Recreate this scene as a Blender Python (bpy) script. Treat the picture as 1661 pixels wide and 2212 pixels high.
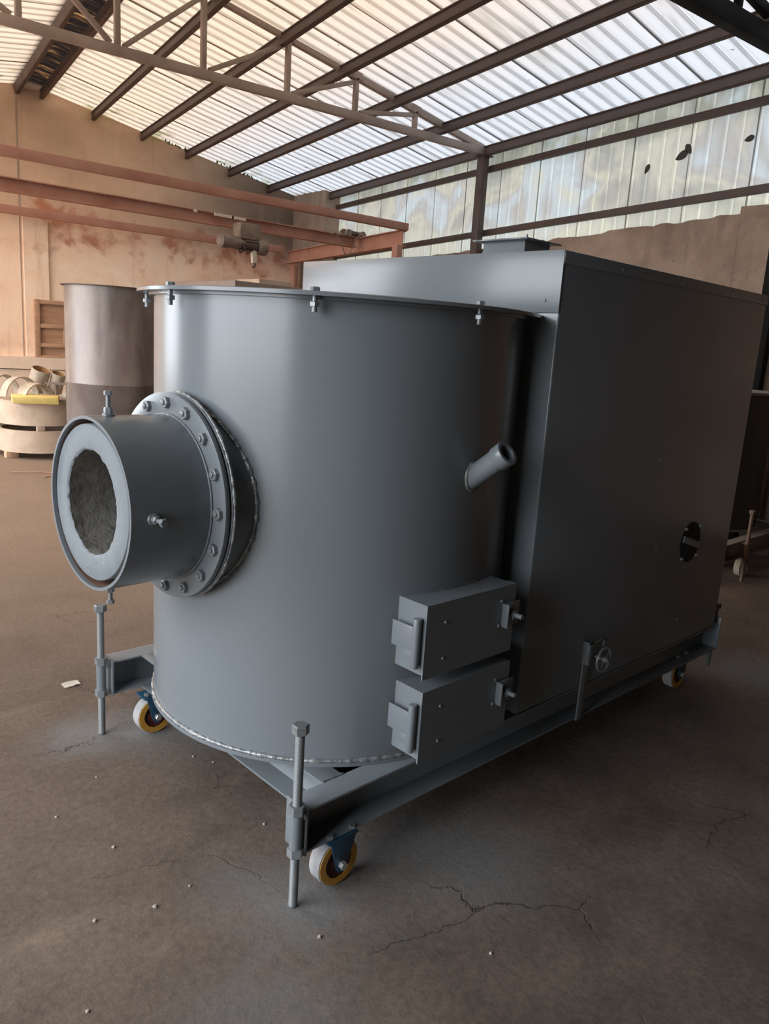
import bpy, bmesh, math, random
from mathutils import Vector, Matrix, noise

for o in list(bpy.data.objects):
    bpy.data.objects.remove(o, do_unlink=True)
SC = bpy.context.scene
COL = SC.collection
R_ = math.radians

# ------------------------------------------------------------------ camera
cam = bpy.data.cameras.new('camera')
cam.sensor_fit = 'HORIZONTAL'
cam.sensor_width = 36.0
cam.lens = 36.0 * 1676.5 / 1661.0
cam.clip_start = 0.05
cam.clip_end = 300
camo = bpy.data.objects.new('camera', cam)
COL.objects.link(camo)
roll, pitch, yaw = 0.0651940773, 0.213680233, 0.804091878
F = Vector((math.cos(pitch) * math.cos(yaw), math.cos(pitch) * math.sin(yaw), -math.sin(pitch)))
RT = Vector((math.sin(yaw), -math.cos(yaw), 0))
UP = RT.cross(F)
RR = math.cos(roll) * RT + math.sin(roll) * UP
UU = -math.sin(roll) * RT + math.cos(roll) * UP
camo.matrix_world = Matrix(((RR.x, UU.x, -F.x, 0), (RR.y, UU.y, -F.y, 0), (RR.z, UU.z, -F.z, 1.6), (0, 0, 0, 1)))
SC.camera = camo

# ------------------------------------------------------------------ sky, exposure
world = bpy.data.worlds.new('overcast_sky')
SC.world = world
world.use_nodes = True
bg = world.node_tree.nodes['Background']
bg.inputs['Color'].default_value = (0.88, 0.94, 1.0, 1)
bg.inputs['Strength'].default_value = 8.0
vs = SC.view_settings
vs.view_transform = 'Standard'
vs.look = 'None'
vs.gamma = 1.0
vs.use_curve_mapping = False
vs.exposure = 0.0
SC.cycles.max_bounces = 6
SC.cycles.diffuse_bounces = 4
SC.cycles.glossy_bounces = 3
SC.cycles.transmission_bounces = 3
SC.cycles.use_denoising = True
SC.cycles.sample_clamp_indirect = 6.0


# ------------------------------------------------------------------ materials
def N(nt, typ, **kw):
    n = nt.nodes.new(typ)
    for k, v in kw.items():
        if k in n.inputs:
            n.inputs[k].default_value = v
        else:
            setattr(n, k, v)
    return n


def new_mat(name):
    m = bpy.data.materials.new(name)
    m.use_nodes = True
    nt = m.node_tree
    b = nt.nodes['Principled BSDF']
    return m, nt, b


def ramp(nt, src, stops):
    r = nt.nodes.new('ShaderNodeValToRGB')
    e = r.color_ramp.elements
    e[0].position, e[0].color = stops[0][0], (*stops[0][1], 1)
    e[1].position, e[1].color = stops[-1][0], (*stops[-1][1], 1)
    for p, c in stops[1:-1]:
        x = e.new(p)
        x.color = (*c, 1)
    nt.links.new(src, r.inputs['Fac'])
    return r.outputs['Color']


def pos(nt, scale=(1, 1, 1), rot=(0, 0, 0)):
    g = nt.nodes.new('ShaderNodeNewGeometry')
    mp = nt.nodes.new('ShaderNodeMapping')
    mp.inputs['Scale'].default_value = scale
    mp.inputs['Rotation'].default_value = rot
    nt.links.new(g.outputs['Position'], mp.inputs['Vector'])
    return mp.outputs['Vector']


def noise_n(nt, vec, scale, detail=4, rough=0.55, dist=0.0):
    n = N(nt, 'ShaderNodeTexNoise', Scale=scale, Detail=detail, Roughness=rough, Distortion=dist)
    nt.links.new(vec, n.inputs['Vector'])
    return n.outputs['Fac']


def mixc(nt, fac, a, b, mode='MIX'):
    m = nt.nodes.new('ShaderNodeMix')
    m.data_type = 'RGBA'
    m.blend_type = mode
    for s, v in (('A', a), ('B', b)):
        i = [x for x in m.inputs if x.name == s and x.type == 'RGBA'][0]
        if isinstance(v, tuple):
            i.default_value = (*v, 1)
        else:
            nt.links.new(v, i)
    f = [x for x in m.inputs if x.name == 'Factor' and x.type == 'VALUE'][0]
    if isinstance(fac, (int, float)):
        f.default_value = fac
    else:
        nt.links.new(fac, f)
    return [x for x in m.outputs if x.type == 'RGBA'][0]


def math_n(nt, op, a, b=None, c=None):
    m = nt.nodes.new('ShaderNodeMath')
    m.operation = op
    for i, v in enumerate((a, b, c)):
        if v is None:
            continue
        if isinstance(v, (int, float)):
            m.inputs[i].default_value = v
        else:
            nt.links.new(v, m.inputs[i])
    return m.outputs[0]


def maprange(nt, v, a, b, c=0.0, d=1.0, smooth=True):
    m = nt.nodes.new('ShaderNodeMapRange')
    if smooth:
        m.interpolation_type = 'SMOOTHSTEP'
    nt.links.new(v, m.inputs['Value'])
    m.inputs['From Min'].default_value = a
    m.inputs['From Max'].default_value = b
    m.inputs['To Min'].default_value = c
    m.inputs['To Max'].default_value = d
    return m.outputs['Result']


def bump(nt, b, h, strength=0.2, dist=0.01):
    n = N(nt, 'ShaderNodeBump', Strength=strength, Distance=dist)
    nt.links.new(h, n.inputs['Height'])
    nt.links.new(n.outputs['Normal'], b.inputs['Normal'])


def simple(name, c1, c2, scale=6, rough=(0.4, 0.6), metal=0.0, bumps=0.0, bscale=60, spec=0.5, stretch=(1, 1, 1), dist=0.004):
    m, nt, b = new_mat(name)
    v = pos(nt, stretch)
    f = noise_n(nt, v, scale, 5, 0.6)
    nt.links.new(ramp(nt, f, [(0.3, c1), (0.7, c2)]), b.inputs['Base Color'])
    nt.links.new(maprange(nt, f, 0.3, 0.7, rough[0], rough[1]), b.inputs['Roughness'])
    b.inputs['Metallic'].default_value = metal
    b.inputs['Specular IOR Level'].default_value = spec
    if bumps:
        bump(nt, b, noise_n(nt, pos(nt), bscale, 3), bumps, dist)
    return m


M = {}
M['paint'] = simple('grey_paint', (0.168, 0.186, 0.199), (0.172, 0.190, 0.203), 0.8, (0.22, 0.25))
M['weld'] = simple('weld_bead_paint', (0.16, 0.175, 0.185), (0.36, 0.36, 0.35), 45, (0.18, 0.4), 0.35, 0.6, 90, dist=0.006)
M['hardware'] = simple('painted_bolt', (0.18, 0.195, 0.205), (0.27, 0.285, 0.295), 30, (0.25, 0.42), 0.3)
M['screw'] = simple('threaded_steel', (0.15, 0.157, 0.158), (0.20, 0.208, 0.208), 25, (0.35, 0.5), 0.15)
M['darksteel'] = simple('dark_brown_steel', (0.055, 0.036, 0.030), (0.105, 0.068, 0.055), 4, (0.5, 0.7), 0.0, 0.1, 80)
M['trusssteel'] = simple('dusty_truss_steel', (0.28, 0.215, 0.18), (0.43, 0.345, 0.295), 3, (0.55, 0.75), 0.0, 0.1, 80)
M['blacksteel'] = simple('black_steel', (0.006, 0.005, 0.005), (0.012, 0.010, 0.009), 4, (0.7, 0.85), 0.0, spec=0.15)  # even near-black base
M['primer'] = simple('red_primer', (0.36, 0.155, 0.10), (0.48, 0.265, 0.195), 3, (0.55, 0.75), 0.0, 0.1, 60)
M['hoistmetal'] = simple('dusty_hoist_metal', (0.15, 0.11, 0.085), (0.30, 0.23, 0.18), 12, (0.5, 0.7), 0.1)
M['blue'] = simple('blue_caster_paint', (0.015, 0.055, 0.10), (0.03, 0.085, 0.14), 20, (0.35, 0.5))
M['yellow'] = simple('yellow_polyurethane', (0.50, 0.24, 0.03), (0.66, 0.36, 0.06), 30, (0.35, 0.5))
M['tread'] = simple('dusty_tread', (0.27, 0.26, 0.265), (0.42, 0.41, 0.41), 25, (0.6, 0.8), 0.0, 0.2, 70)
M['hub'] = simple('dark_red_hub', (0.055, 0.012, 0.010), (0.11, 0.025, 0.02), 20, (0.5, 0.7))
M['redtread'] = simple('red_tread', (0.45, 0.09, 0.06), (0.58, 0.15, 0.10), 20, (0.5, 0.7))
M['zinc'] = simple('zinc_nut', (0.5, 0.5, 0.5), (0.68, 0.68, 0.67), 20, (0.25, 0.35), 0.7)
M['refractory'] = simple('painted_refractory', (0.165, 0.185, 0.20), (0.20, 0.22, 0.235), 10, (0.6, 0.8), 0.0, 0.35, 70)
M['concrete_in'] = simple('raw_refractory', (0.11, 0.10, 0.085), (0.24, 0.225, 0.20), 14, (0.8, 0.95), 0.0, 0.7, 45, dist=0.008)
M['rustgap'] = simple('rusty_inner_wall', (0.10, 0.045, 0.025), (0.20, 0.10, 0.06), 30, (0.7, 0.9), 0.0)
M['tan_steel'] = simple('dusty_tan_steel', (0.42, 0.31, 0.22), (0.58, 0.45, 0.34), 5, (0.6, 0.8), 0.0, 0.15, 30)
M['offcut'] = simple('dusty_steel_offcut', (0.36, 0.29, 0.21), (0.60, 0.52, 0.42), 9, (0.5, 0.8), 0.1)
M['offcut_in'] = simple('rusty_steel_offcut', (0.30, 0.15, 0.06), (0.52, 0.30, 0.13), 9, (0.6, 0.8), 0.0)
M['foam'] = simple('yellow_foam', (0.62, 0.47, 0.14), (0.76, 0.60, 0.22), 14, (0.8, 0.95), 0.0, 0.5, 40)
M['wood'] = simple('dusty_brown_wood', (0.36, 0.20, 0.115), (0.48, 0.29, 0.175), 4, (0.6, 0.8), 0.0, 0.15, 40, stretch=(1, 1, 6))
M['blockwood'] = simple('pine_block', (0.50, 0.30, 0.18), (0.62, 0.40, 0.26), 6, (0.6, 0.8), 0.0, 0.2, 40)
M['paper'] = simple('paper_scrap', (0.50, 0.44, 0.38), (0.62, 0.56, 0.5), 20, (0.8, 0.9))
M['stone'] = simple('pebble', (0.32, 0.26, 0.21), (0.5, 0.43, 0.37), 60, (0.8, 0.9))
M['brownsheet'] = simple('brown_sheet_metal', (0.19, 0.145, 0.125), (0.26, 0.205, 0.175), 4, (0.5, 0.7), 0.1)
M['shadedpaint'] = simple('shaded_machine_paint', (0.020, 0.021, 0.022), (0.032, 0.033, 0.034), 3, (0.4, 0.55))  # near black: shade of the dark corner put into the second drum's colour
M['greybeam'] = simple('dusty_grey_beam', (0.20, 0.18, 0.16), (0.29, 0.265, 0.235), 6, (0.6, 0.8))
M['rustrod'] = simple('rusty_rod', (0.16, 0.10, 0.07), (0.27, 0.18, 0.13), 20, (0.6, 0.8))
M['void'] = simple('black_void', (0.008, 0.008, 0.008), (0.012, 0.012, 0.012), 3, (0.8, 0.9))
M['opaque_roof'] = simple('dark_roof_sheet', (0.05, 0.045, 0.04), (0.09, 0.08, 0.07), 3, (0.6, 0.8))
M['leaf'] = simple('leaf_shadow', (0.035, 0.033, 0.025), (0.07, 0.065, 0.05), 30, (0.8, 0.9))  # dark tone of the painted leaf shadow shapes
M['moss'] = simple('moss_tuft', (0.05, 0.07, 0.015), (0.12, 0.13, 0.03), 30, (0.8, 0.9))
M['cap'] = simple('glass_white_lamp', (0.6, 0.55, 0.45), (0.7, 0.62, 0.5), 20, (0.4, 0.6))


def tank_mat():
    m, nt, b = new_mat('raw_rolled_steel')
    v = pos(nt, (1, 1, 0.35))
    f = noise_n(nt, v, 3.2, 6, 0.62, 0.6)
    c = ramp(nt, f, [(0.25, (0.15, 0.12, 0.115)), (0.5, (0.235, 0.20, 0.185)), (0.75, (0.36, 0.325, 0.295))])
    s = nt.nodes.new('ShaderNodeSeparateXYZ')
    nt.links.new(pos(nt), s.inputs[0])
    low = maprange(nt, s.outputs['Z'], 0.93, 0.95, 1.0, 0.0)
    c = mixc(nt, math_n(nt, 'MULTIPLY', low, 0.32), c, (0.13, 0.105, 0.10))
    nt.links.new(c, b.inputs['Base Color'])
    nt.links.new(maprange(nt, f, 0.3, 0.7, 0.32, 0.5), b.inputs['Roughness'])
    b.inputs['Metallic'].default_value = 0.35
    return m


M['tank'] = tank_mat()


def floor_mat():
    m, nt, b = new_mat('worn_concrete_floor')
    v = pos(nt)
    big = noise_n(nt, v, 0.55, 5, 0.6, 0.4)
    mid = noise_n(nt, v, 3.0, 8, 0.68)
    fine = noise_n(nt, v, 40, 6, 0.7)
    c = ramp(nt, big, [(0.3, (0.105, 0.079, 0.062)), (0.52, (0.152, 0.116, 0.092)), (0.72, (0.21, 0.163, 0.13))])
    c2 = ramp(nt, mid, [(0.28, (0.55, 0.52, 0.5)), (0.5, (0.95, 0.94, 0.92)), (0.75, (1.3, 1.28, 1.25))])
    c = mixc(nt, 0.85, c, c2, 'MULTIPLY')
    c3 = ramp(nt, fine, [(0.3, (0.6, 0.6, 0.6)), (0.62, (1.12, 1.12, 1.12))])
    c = mixc(nt, 0.75, c, c3, 'MULTIPLY')
    # dusty pale sweeps
    sw = noise_n(nt, pos(nt, (0.5, 1.6, 1), (0, 0, 0.5)), 0.9, 6, 0.65, 1.2)
    c = mixc(nt, maprange(nt, sw, 0.56, 0.75, 0.0, 0.45), c, (0.34, 0.255, 0.19))
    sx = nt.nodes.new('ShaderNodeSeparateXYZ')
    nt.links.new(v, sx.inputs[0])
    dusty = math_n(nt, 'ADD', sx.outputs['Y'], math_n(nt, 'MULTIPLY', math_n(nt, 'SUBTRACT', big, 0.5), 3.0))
    c = mixc(nt, maprange(nt, dusty, 2.6, 5.5, 0.0, 0.6), c, (0.30, 0.212, 0.148))  # paler, warmer towards the back: light from the left doors put into the colour
    # grey paint overspray around the jack screws and under the drum
    for (x, y, r, a) in ((1.21, 1.53, 0.34, 0.6), (1.19, 2.78, 0.30, 0.55), (1.75, 1.42, 0.42, 0.5), (1.38, 2.62, 0.3, 0.4), (4.2, 1.45, 0.45, 0.45), (0.95, 1.25, 0.35, 0.3)):
        d = nt.nodes.new('ShaderNodeVectorMath')
        d.operation = 'DISTANCE'
        nt.links.new(v, d.inputs[0])
        d.inputs[1].default_value = (x, y, 0)
        k = math_n(nt, 'ADD', d.outputs['Value'], math_n(nt, 'MULTIPLY', math_n(nt, 'SUBTRACT', mid, 0.5), 0.7))
        c = mixc(nt, maprange(nt, k, 0.0, r, a, 0.0), c, (0.215, 0.232, 0.24))
    # cracks
    wv = nt.nodes.new('ShaderNodeVectorMath')
    wv.operation = 'ADD'
    nz = N(nt, 'ShaderNodeTexNoise', Scale=2.2, Detail=7.0, Roughness=0.62)
    nt.links.new(v, nz.inputs['Vector'])
    sc = nt.nodes.new('ShaderNodeVectorMath')
    sc.operation = 'SCALE'
    sc.inputs['Scale'].default_value = 0.3
    nt.links.new(nz.outputs['Color'], sc.inputs[0])
    nt.links.new(v, wv.inputs[0])
    nt.links.new(sc.outputs[0], wv.inputs[1])
    vo = nt.nodes.new('ShaderNodeTexVoronoi')
    vo.feature = 'DISTANCE_TO_EDGE'
    vo.inputs['Scale'].default_value = 1.3
    nt.links.new(wv.outputs[0], vo.inputs['Vector'])
    cr = maprange(nt, vo.outputs['Distance'], 0.0, 0.0055, 1.0, 0.0)
    gate = maprange(nt, noise_n(nt, v, 1.3, 2), 0.5, 0.62)
    cr = math_n(nt, 'MULTIPLY', cr, gate)
    c = mixc(nt, math_n(nt, 'MULTIPLY', cr, 0.7), c, (0.03, 0.022, 0.018))
    nt.links.new(c, b.inputs['Base Color'])
    nt.links.new(maprange(nt, mid, 0.3, 0.7, 0.62, 0.88), b.inputs['Roughness'])
    b.inputs['Specular IOR Level'].default_value = 0.35
    h = math_n(nt, 'ADD', math_n(nt, 'MULTIPLY', mid, 0.5), math_n(nt, 'MULTIPLY', fine, 0.22))
    h = math_n(nt, 'SUBTRACT', h, math_n(nt, 'MULTIPLY', cr, 0.2))
    bump(nt, b, h, 0.55, 0.02)
    return m


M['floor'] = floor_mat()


def backwall_mat():
    m, nt, b = new_mat('peach_plaster_wall')
    v = pos(nt)
    s = nt.nodes.new('ShaderNodeSeparateXYZ')
    nt.links.new(v, s.inputs[0])
    big = noise_n(nt, pos(nt, (1, 1, 1.4)), 1.1, 7, 0.62, 0.5)
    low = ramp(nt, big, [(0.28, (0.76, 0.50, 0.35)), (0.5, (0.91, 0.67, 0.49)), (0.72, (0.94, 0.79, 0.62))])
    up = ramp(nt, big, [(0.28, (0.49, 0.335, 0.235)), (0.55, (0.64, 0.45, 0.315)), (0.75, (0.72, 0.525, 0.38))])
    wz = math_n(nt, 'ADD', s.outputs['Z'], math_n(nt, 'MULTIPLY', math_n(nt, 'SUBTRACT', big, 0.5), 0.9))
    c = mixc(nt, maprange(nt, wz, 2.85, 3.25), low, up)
    # red primer overspray band under the crane rail
    f2 = noise_n(nt, pos(nt, (1.2, 1, 1)), 1.9, 5, 0.6, 0.4)
    wz2 = math_n(nt, 'ADD', s.outputs['Z'], math_n(nt, 'MULTIPLY', math_n(nt, 'SUBTRACT', f2, 0.5), 1.6))
    band = math_n(nt, 'MULTIPLY', maprange(nt, wz2, 2.62, 2.85), maprange(nt, wz2, 3.05, 3.3, 1, 0))
    patch = maprange(nt, noise_n(nt, pos(nt), 1.3, 4, 0.6), 0.42, 0.56)
    c = mixc(nt, math_n(nt, 'MULTIPLY', math_n(nt, 'MULTIPLY', band, patch), 0.8), c, (0.45, 0.16, 0.09))
    # darker towards the eave corner
    corner_dark = math_n(nt, 'MULTIPLY', maprange(nt, s.outputs['X'], 5.6, 8.4), maprange(nt, wz, 2.5, 3.4))
    c = mixc(nt, math_n(nt, 'MULTIPLY', corner_dark, 0.8), c, (0.075, 0.055, 0.045))
    drip = noise_n(nt, pos(nt, (9, 9, 0.5)), 1.0, 4, 0.6)
    c = mixc(nt, maprange(nt, drip, 0.55, 0.75, 0, 0.35), c, (0.42, 0.26, 0.17))
    nt.links.new(c, b.inputs['Base Color'])
    b.inputs['Roughness'].default_value = 0.9
    bump(nt, b, noise_n(nt, v, 7, 8, 0.65), 0.35, 0.03)
    return m


M['backwall'] = backwall_mat()


def masonry_mat():
    m, nt, b = new_mat('brown_rendered_masonry')
    v = pos(nt)
    big = noise_n(nt, v, 1.6, 7, 0.65, 0.4)
    c = ramp(nt, big, [(0.28, (0.20, 0.135, 0.10)), (0.52, (0.31, 0.225, 0.17)), (0.75, (0.40, 0.30, 0.235))])
    d = noise_n(nt, pos(nt, (5, 5, 0.6)), 1.2, 4)
    c = mixc(nt, maprange(nt, d, 0.55, 0.72, 0, 0.5), c, (0.17, 0.115, 0.085))
    sp = noise_n(nt, v, 14, 3)
    c = mixc(nt, maprange(nt, sp, 0.68, 0.74, 0, 0.6), c, (0.10, 0.07, 0.055))
    nt.links.new(c, b.inputs['Base Color'])
    b.inputs['Roughness'].default_value = 0.92
    bump(nt, b, noise_n(nt, v, 9, 8, 0.65), 0.4, 0.03)
    return m


M['masonry'] = masonry_mat()
M['plinth'] = simple('pale_plinth_render', (0.72, 0.55, 0.41), (0.86, 0.70, 0.54), 2, (0.85, 0.95), 0.0, 0.3, 10)
M['darkwall'] = simple('dark_near_wall', (0.10, 0.076, 0.058), (0.145, 0.112, 0.086), 1.2, (0.85, 0.95))


def sheet_mat(name, kind, mul=1.0):
    m, nt, b = new_mat(name)
    nt.nodes.remove(b)
    out = nt.nodes['Material Output']
    v = pos(nt)
    s = nt.nodes.new('ShaderNodeSeparateXYZ')
    nt.links.new(v, s.inputs[0])
    if kind == 'roof':
        # aged resin plus sun warmth put into the colour towards ridge and gable
        w = math_n(nt, 'ADD', math_n(nt, 'MULTIPLY', s.outputs['X'], -1.0), math_n(nt, 'MULTIPLY', s.outputs['Y'], 0.12))
        w = math_n(nt, 'ADD', w, math_n(nt, 'MULTIPLY', noise_n(nt, v, 0.8, 3), 1.2))
        age_sun = maprange(nt, w, -6.2, -3.2)
        c = mixc(nt, age_sun, (0.215, 0.216, 0.226), (0.29, 0.215, 0.158))
        n1 = noise_n(nt, pos(nt, (0.6, 4.5, 1), (0, 0, -0.17)), 1.5, 6, 0.65)
        c = mixc(nt, maprange(nt, n1, 0.5, 0.75, 0, 0.55), c, (0.10, 0.095, 0.075))
        # moss along the eave and the gable edge
        n2 = noise_n(nt, v, 3.5, 5, 0.6)
        edge = maprange(nt, s.outputs['Y'], 11.2, 12.0)
        c = mixc(nt, math_n(nt, 'MULTIPLY', edge, maprange(nt, n2, 0.5, 0.62, 0, 0.7)), c, (0.07, 0.075, 0.02))
        sp = noise_n(nt, v, 9, 2)
        c = mixc(nt, maprange(nt, sp, 0.72, 0.76, 0, 0.7), c, (0.04, 0.04, 0.03))
    elif kind == 'ridge':
        n1 = noise_n(nt, pos(nt, (1.2, 7.0, 1), (0, 0, -0.17)), 1.6, 4, 0.6)
        c = ramp(nt, n1, [(0.50, (0.004, 0.003, 0.003)), (0.60, (0.03, 0.014, 0.006)), (0.72, (0.22, 0.12, 0.05))])
    else:
        n1 = noise_n(nt, pos(nt, (1, 1, 1.2)), 1.1, 4, 0.55, 0.6)
        c = ramp(nt, n1, [(0.25, (0.085, 0.085, 0.075)), (0.40, (0.135, 0.135, 0.12)), (0.48, (0.195, 0.19, 0.155)), (0.54, (0.15, 0.145, 0.138)), (0.62, (0.18, 0.205, 0.215)), (0.72, (0.205, 0.20, 0.165)), (0.85, (0.11, 0.12, 0.10))])
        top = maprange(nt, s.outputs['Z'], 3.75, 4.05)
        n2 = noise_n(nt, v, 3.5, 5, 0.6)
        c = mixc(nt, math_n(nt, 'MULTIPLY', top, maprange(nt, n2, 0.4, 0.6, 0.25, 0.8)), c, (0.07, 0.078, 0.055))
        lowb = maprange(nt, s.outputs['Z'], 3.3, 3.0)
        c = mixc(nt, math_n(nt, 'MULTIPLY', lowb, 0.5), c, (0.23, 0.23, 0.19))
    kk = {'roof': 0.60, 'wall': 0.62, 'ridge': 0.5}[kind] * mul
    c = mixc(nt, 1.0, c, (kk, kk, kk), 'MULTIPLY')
    tr = nt.nodes.new('ShaderNodeBsdfTranslucent')
    nt.links.new(c, tr.inputs['Color'])
    df = nt.nodes.new('ShaderNodeBsdfDiffuse')
    nt.links.new(mixc(nt, 0.5 if kind != 'ridge' else 0.03, c, (0.3, 0.28, 0.25)), df.inputs['Color'])
    gl = N(nt, 'ShaderNodeBsdfGlossy', Roughness=0.45)
    ad = nt.nodes.new('ShaderNodeAddShader')
    nt.links.new(tr.outputs[0], ad.inputs[0])
    nt.links.new(df.outputs[0], ad.inputs[1])
    mx = nt.nodes.new('ShaderNodeMixShader')
    mx.inputs[0].default_value = 0.04
    nt.links.new(ad.outputs[0], mx.inputs[1])
    nt.links.new(gl.outputs[0], mx.inputs[2])
    nt.links.new(mx.outputs[0], out.inputs['Surface'])
    return m


M['roofsheet'] = sheet_mat('translucent_roof_sheet', 'roof')
M['clad'] = sheet_mat('translucent_wall_sheet', 'wall')
M['ridgecap'] = sheet_mat('rusted_ridge_cap', 'ridge')
M['brightsheet'] = sheet_mat('added_bright_sheet', 'roof', 4.0)  # extra transmissive, for unseen sheets added to brighten the back wall
M['roofrib'] = sheet_mat('shaded_roof_rib', 'roof', 0.68)  # shade of the steep rib sides put into a darker copy
M['cladrib'] = sheet_mat('lit_wall_rib', 'wall', 1.28)  # brighter copy, the lit look of the ribs put into the colour


# ------------------------------------------------------------------ mesh helpers
def basis(axis):
    a = Vector(axis).normalized()
    h = Vector((0, 0, 1)) if abs(a.z) < 0.9 else Vector((1, 0, 0))
    u = h.cross(a).normalized()
    return a, u, a.cross(u)


class MB:
    def __init__(s):
        s.v, s.f = [], []

    def add(s, vs, fs):
        o = len(s.v)
        s.v += [Vector(x) for x in vs]
        s.f += [tuple(i + o for i in f) for f in fs]
        return s

    def hexa(s, p):
        return s.add(p, [(0, 3, 2, 1), (4, 5, 6, 7), (0, 1, 5, 4), (1, 2, 6, 5), (2, 3, 7, 6), (3, 0, 4, 7)])

    def box(s, x0, x1, y0, y1, z0, z1):
        return s.hexa([(x0, y0, z0), (x1, y0, z0), (x1, y1, z0), (x0, y1, z0), (x0, y0, z1), (x1, y0, z1), (x1, y1, z1), (x0, y1, z1)])

    def bar(s, a, b, w, h, up=(0, 0, 1), offu=0.0, offv=0.0):
        """rectangular bar from a to b, width w sideways, height h along 'up'"""
        a, b, up = Vector(a), Vector(b), Vector(up)
        d = (b - a).normalized()
        si = d.cross(up).normalized()
        u2 = si.cross(d)
        c = [(-w / 2, -h / 2), (w / 2, -h / 2), (w / 2, h / 2), (-w / 2, h / 2)]
        ps = [p + si * (x + offu) + u2 * (y + offv) for p in (a, b) for x, y in c]
        return s.add(ps, [(0, 1, 2, 3), (7, 6, 5, 4), (0, 4, 5, 1), (1, 5, 6, 2), (2, 6, 7, 3), (3, 7, 4, 0)])

    def lathe(s, o, axis, prof, n=32, closed=False, jit=None, a0=0.0, a1=360.0):
        """prof: list of (distance along axis, radius)"""
        a, u, w = basis(axis)
        o = Vector(o)
        full = abs(a1 - a0) >= 359.9
        m = n if full else n + 1
        vs, rows = [], []
        for k, (d, r) in enumerate(prof):
            if r < 2e-3 and full and (k == 0 or k == len(prof) - 1):
                rows.append([len(vs)] * m)
                vs.append(o + a * d)
                continue
            rows.append(list(range(len(vs), len(vs) + m)))
            for i in range(m):
                t = R_(a0 + (a1 - a0) * i / n)
                rr = r if jit is None else r + jit(k, i, n)
                vs.append(o + a * d + u * (rr * math.cos(t)) + w * (rr * math.sin(t)))
        fs = []
        K = len(prof)
        for k in range(K if closed else K - 1):
            k2 = (k + 1) % K
            for i in range(n):
                j = (i + 1) % m if full else i + 1
                q = [rows[k][i], rows[k][j], rows[k2][j], rows[k2][i]]
                q = [x for p_, x in enumerate(q) if x not in q[:p_]]
                if len(q) > 2:
                    fs.append(tuple(q))
        return s.add(vs, fs)

    def cyl(s, a, b, r, n=24, r2=None):
        a, b = Vector(a), Vector(b)
        L = (b - a).length
        r2 = r if r2 is None else r2
        return s.lathe(a, b - a, [(0, 1e-5), (0, r), (L, r2), (L, 1e-5)], n)

    def tube(s, a, b, ro, ri, n=32):
        a, b = Vector(a), Vector(b)
        L = (b - a).length
        return s.lathe(a, b - a, [(0, ri), (0, ro), (L, ro), (L, ri)], n, closed=True)

    def hexn(s, a, b, r):
        """hexagon nut or bolt head with chamfered top"""
        a, b = Vector(a), Vector(b)
        L = (b - a).length
        return s.lathe(a, b - a, [(0, 1e-5), (0, r), (L * 0.86, r), (L, r * 0.86), (L, 1e-5)], 6)

    def sweep(s, pts, rad, n=8, closed=False):
        pts = [Vector(p) for p in pts]
        K = len(pts)
        vs = []
        pu = None
        for k, p in enumerate(pts):
            q0 = pts[(k - 1) % K] if (closed or k > 0) else p
            q1 = pts[(k + 1) % K] if (closed or k < K - 1) else p
            t = (q1 - q0).normalized()
            if pu is None:
                _, u, w = basis(t)
            else:
                u = (pu - t * pu.dot(t)).normalized()
                w = t.cross(u)
            pu = u
            r = rad[k] if isinstance(rad, (list, tuple)) else rad
            for i in range(n):
                a = 2 * math.pi * i / n
                vs.append(p + u * (r * math.cos(a)) + w * (r * math.sin(a)))
        fs = []
        for k in range(K if closed else K - 1):
            k2 = (k + 1) % K
            for i in range(n):
                j = (i + 1) % n
                fs.append((k * n + i, k * n + j, k2 * n + j, k2 * n + i))
        if not closed:
            fs.append(tuple(range(n))[::-1])
            fs.append(tuple((K - 1) * n + i for i in range(n)))
        return s.add(vs, fs)

    def prism(s, poly, ext):
        """poly: 3D loop, ext: extrusion vector"""
        n = len(poly)
        e = Vector(ext)
        p = [Vector(x) for x in poly]
        return s.add(p + [x + e for x in p], [tuple(range(n))[::-1], tuple(range(n, 2 * n))] + [(i, (i + 1) % n, n + (i + 1) % n, n + i) for i in range(n)])

    def build(s, name, mat, parent=None, smooth=35, bev=0.0, origin=None, seg=2, kind=None):
        me = bpy.data.meshes.new(name)
        if origin is None:
            xs = [v.x for v in s.v]
            ys = [v.y for v in s.v]
            zs = [v.z for v in s.v]
            origin = Vector(((min(xs) + max(xs)) / 2, (min(ys) + max(ys)) / 2, min(zs)))
        origin = Vector(origin)
        me.from_pydata([v - origin for v in s.v], [], s.f)
        bm = bmesh.new()
        bm.from_mesh(me)
        bmesh.ops.recalc_face_normals(bm, faces=bm.faces)
        if bev:
            es = [e for e in bm.edges if len(e.link_faces) == 2 and e.calc_face_angle(0) > 0.6]
            bmesh.ops.bevel(bm, geom=es, offset=bev, segments=seg, affect='EDGES', profile=0.5)
        bm.to_mesh(me)
        bm.free()
        me.polygons.foreach_set('use_smooth', [True] * len(me.polygons))
        me.set_sharp_from_angle(angle=R_(smooth))
        me.materials.append(M[mat] if isinstance(mat, str) else mat)
        return place(name, me, Matrix.Translation(origin), parent, kind)


WM = {}


def place(name, me, mw, parent=None, kind=None):
    o = bpy.data.objects.new(name, me)
    COL.objects.link(o)
    WM[o] = mw.copy()
    if parent is not None:
        o.parent = parent
        o.matrix_parent_inverse = WM[parent].inverted()
    o.matrix_basis = mw
    if kind:
        o['kind'] = kind
    return o


def tag(o, label, cat, group=None):
    o['label'] = label
    o['category'] = cat
    if group:
        o['group'] = group
    return o


def thing(name, loc, label, cat, group=None):
    o = place(name, None, Matrix.Translation(Vector(loc)))
    o.empty_display_size = 0.1
    return tag(o, label, cat, group)


def struct(o, label=None):
    o['kind'] = 'structure'
    if label:
        o['label'] = label
    return o


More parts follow.
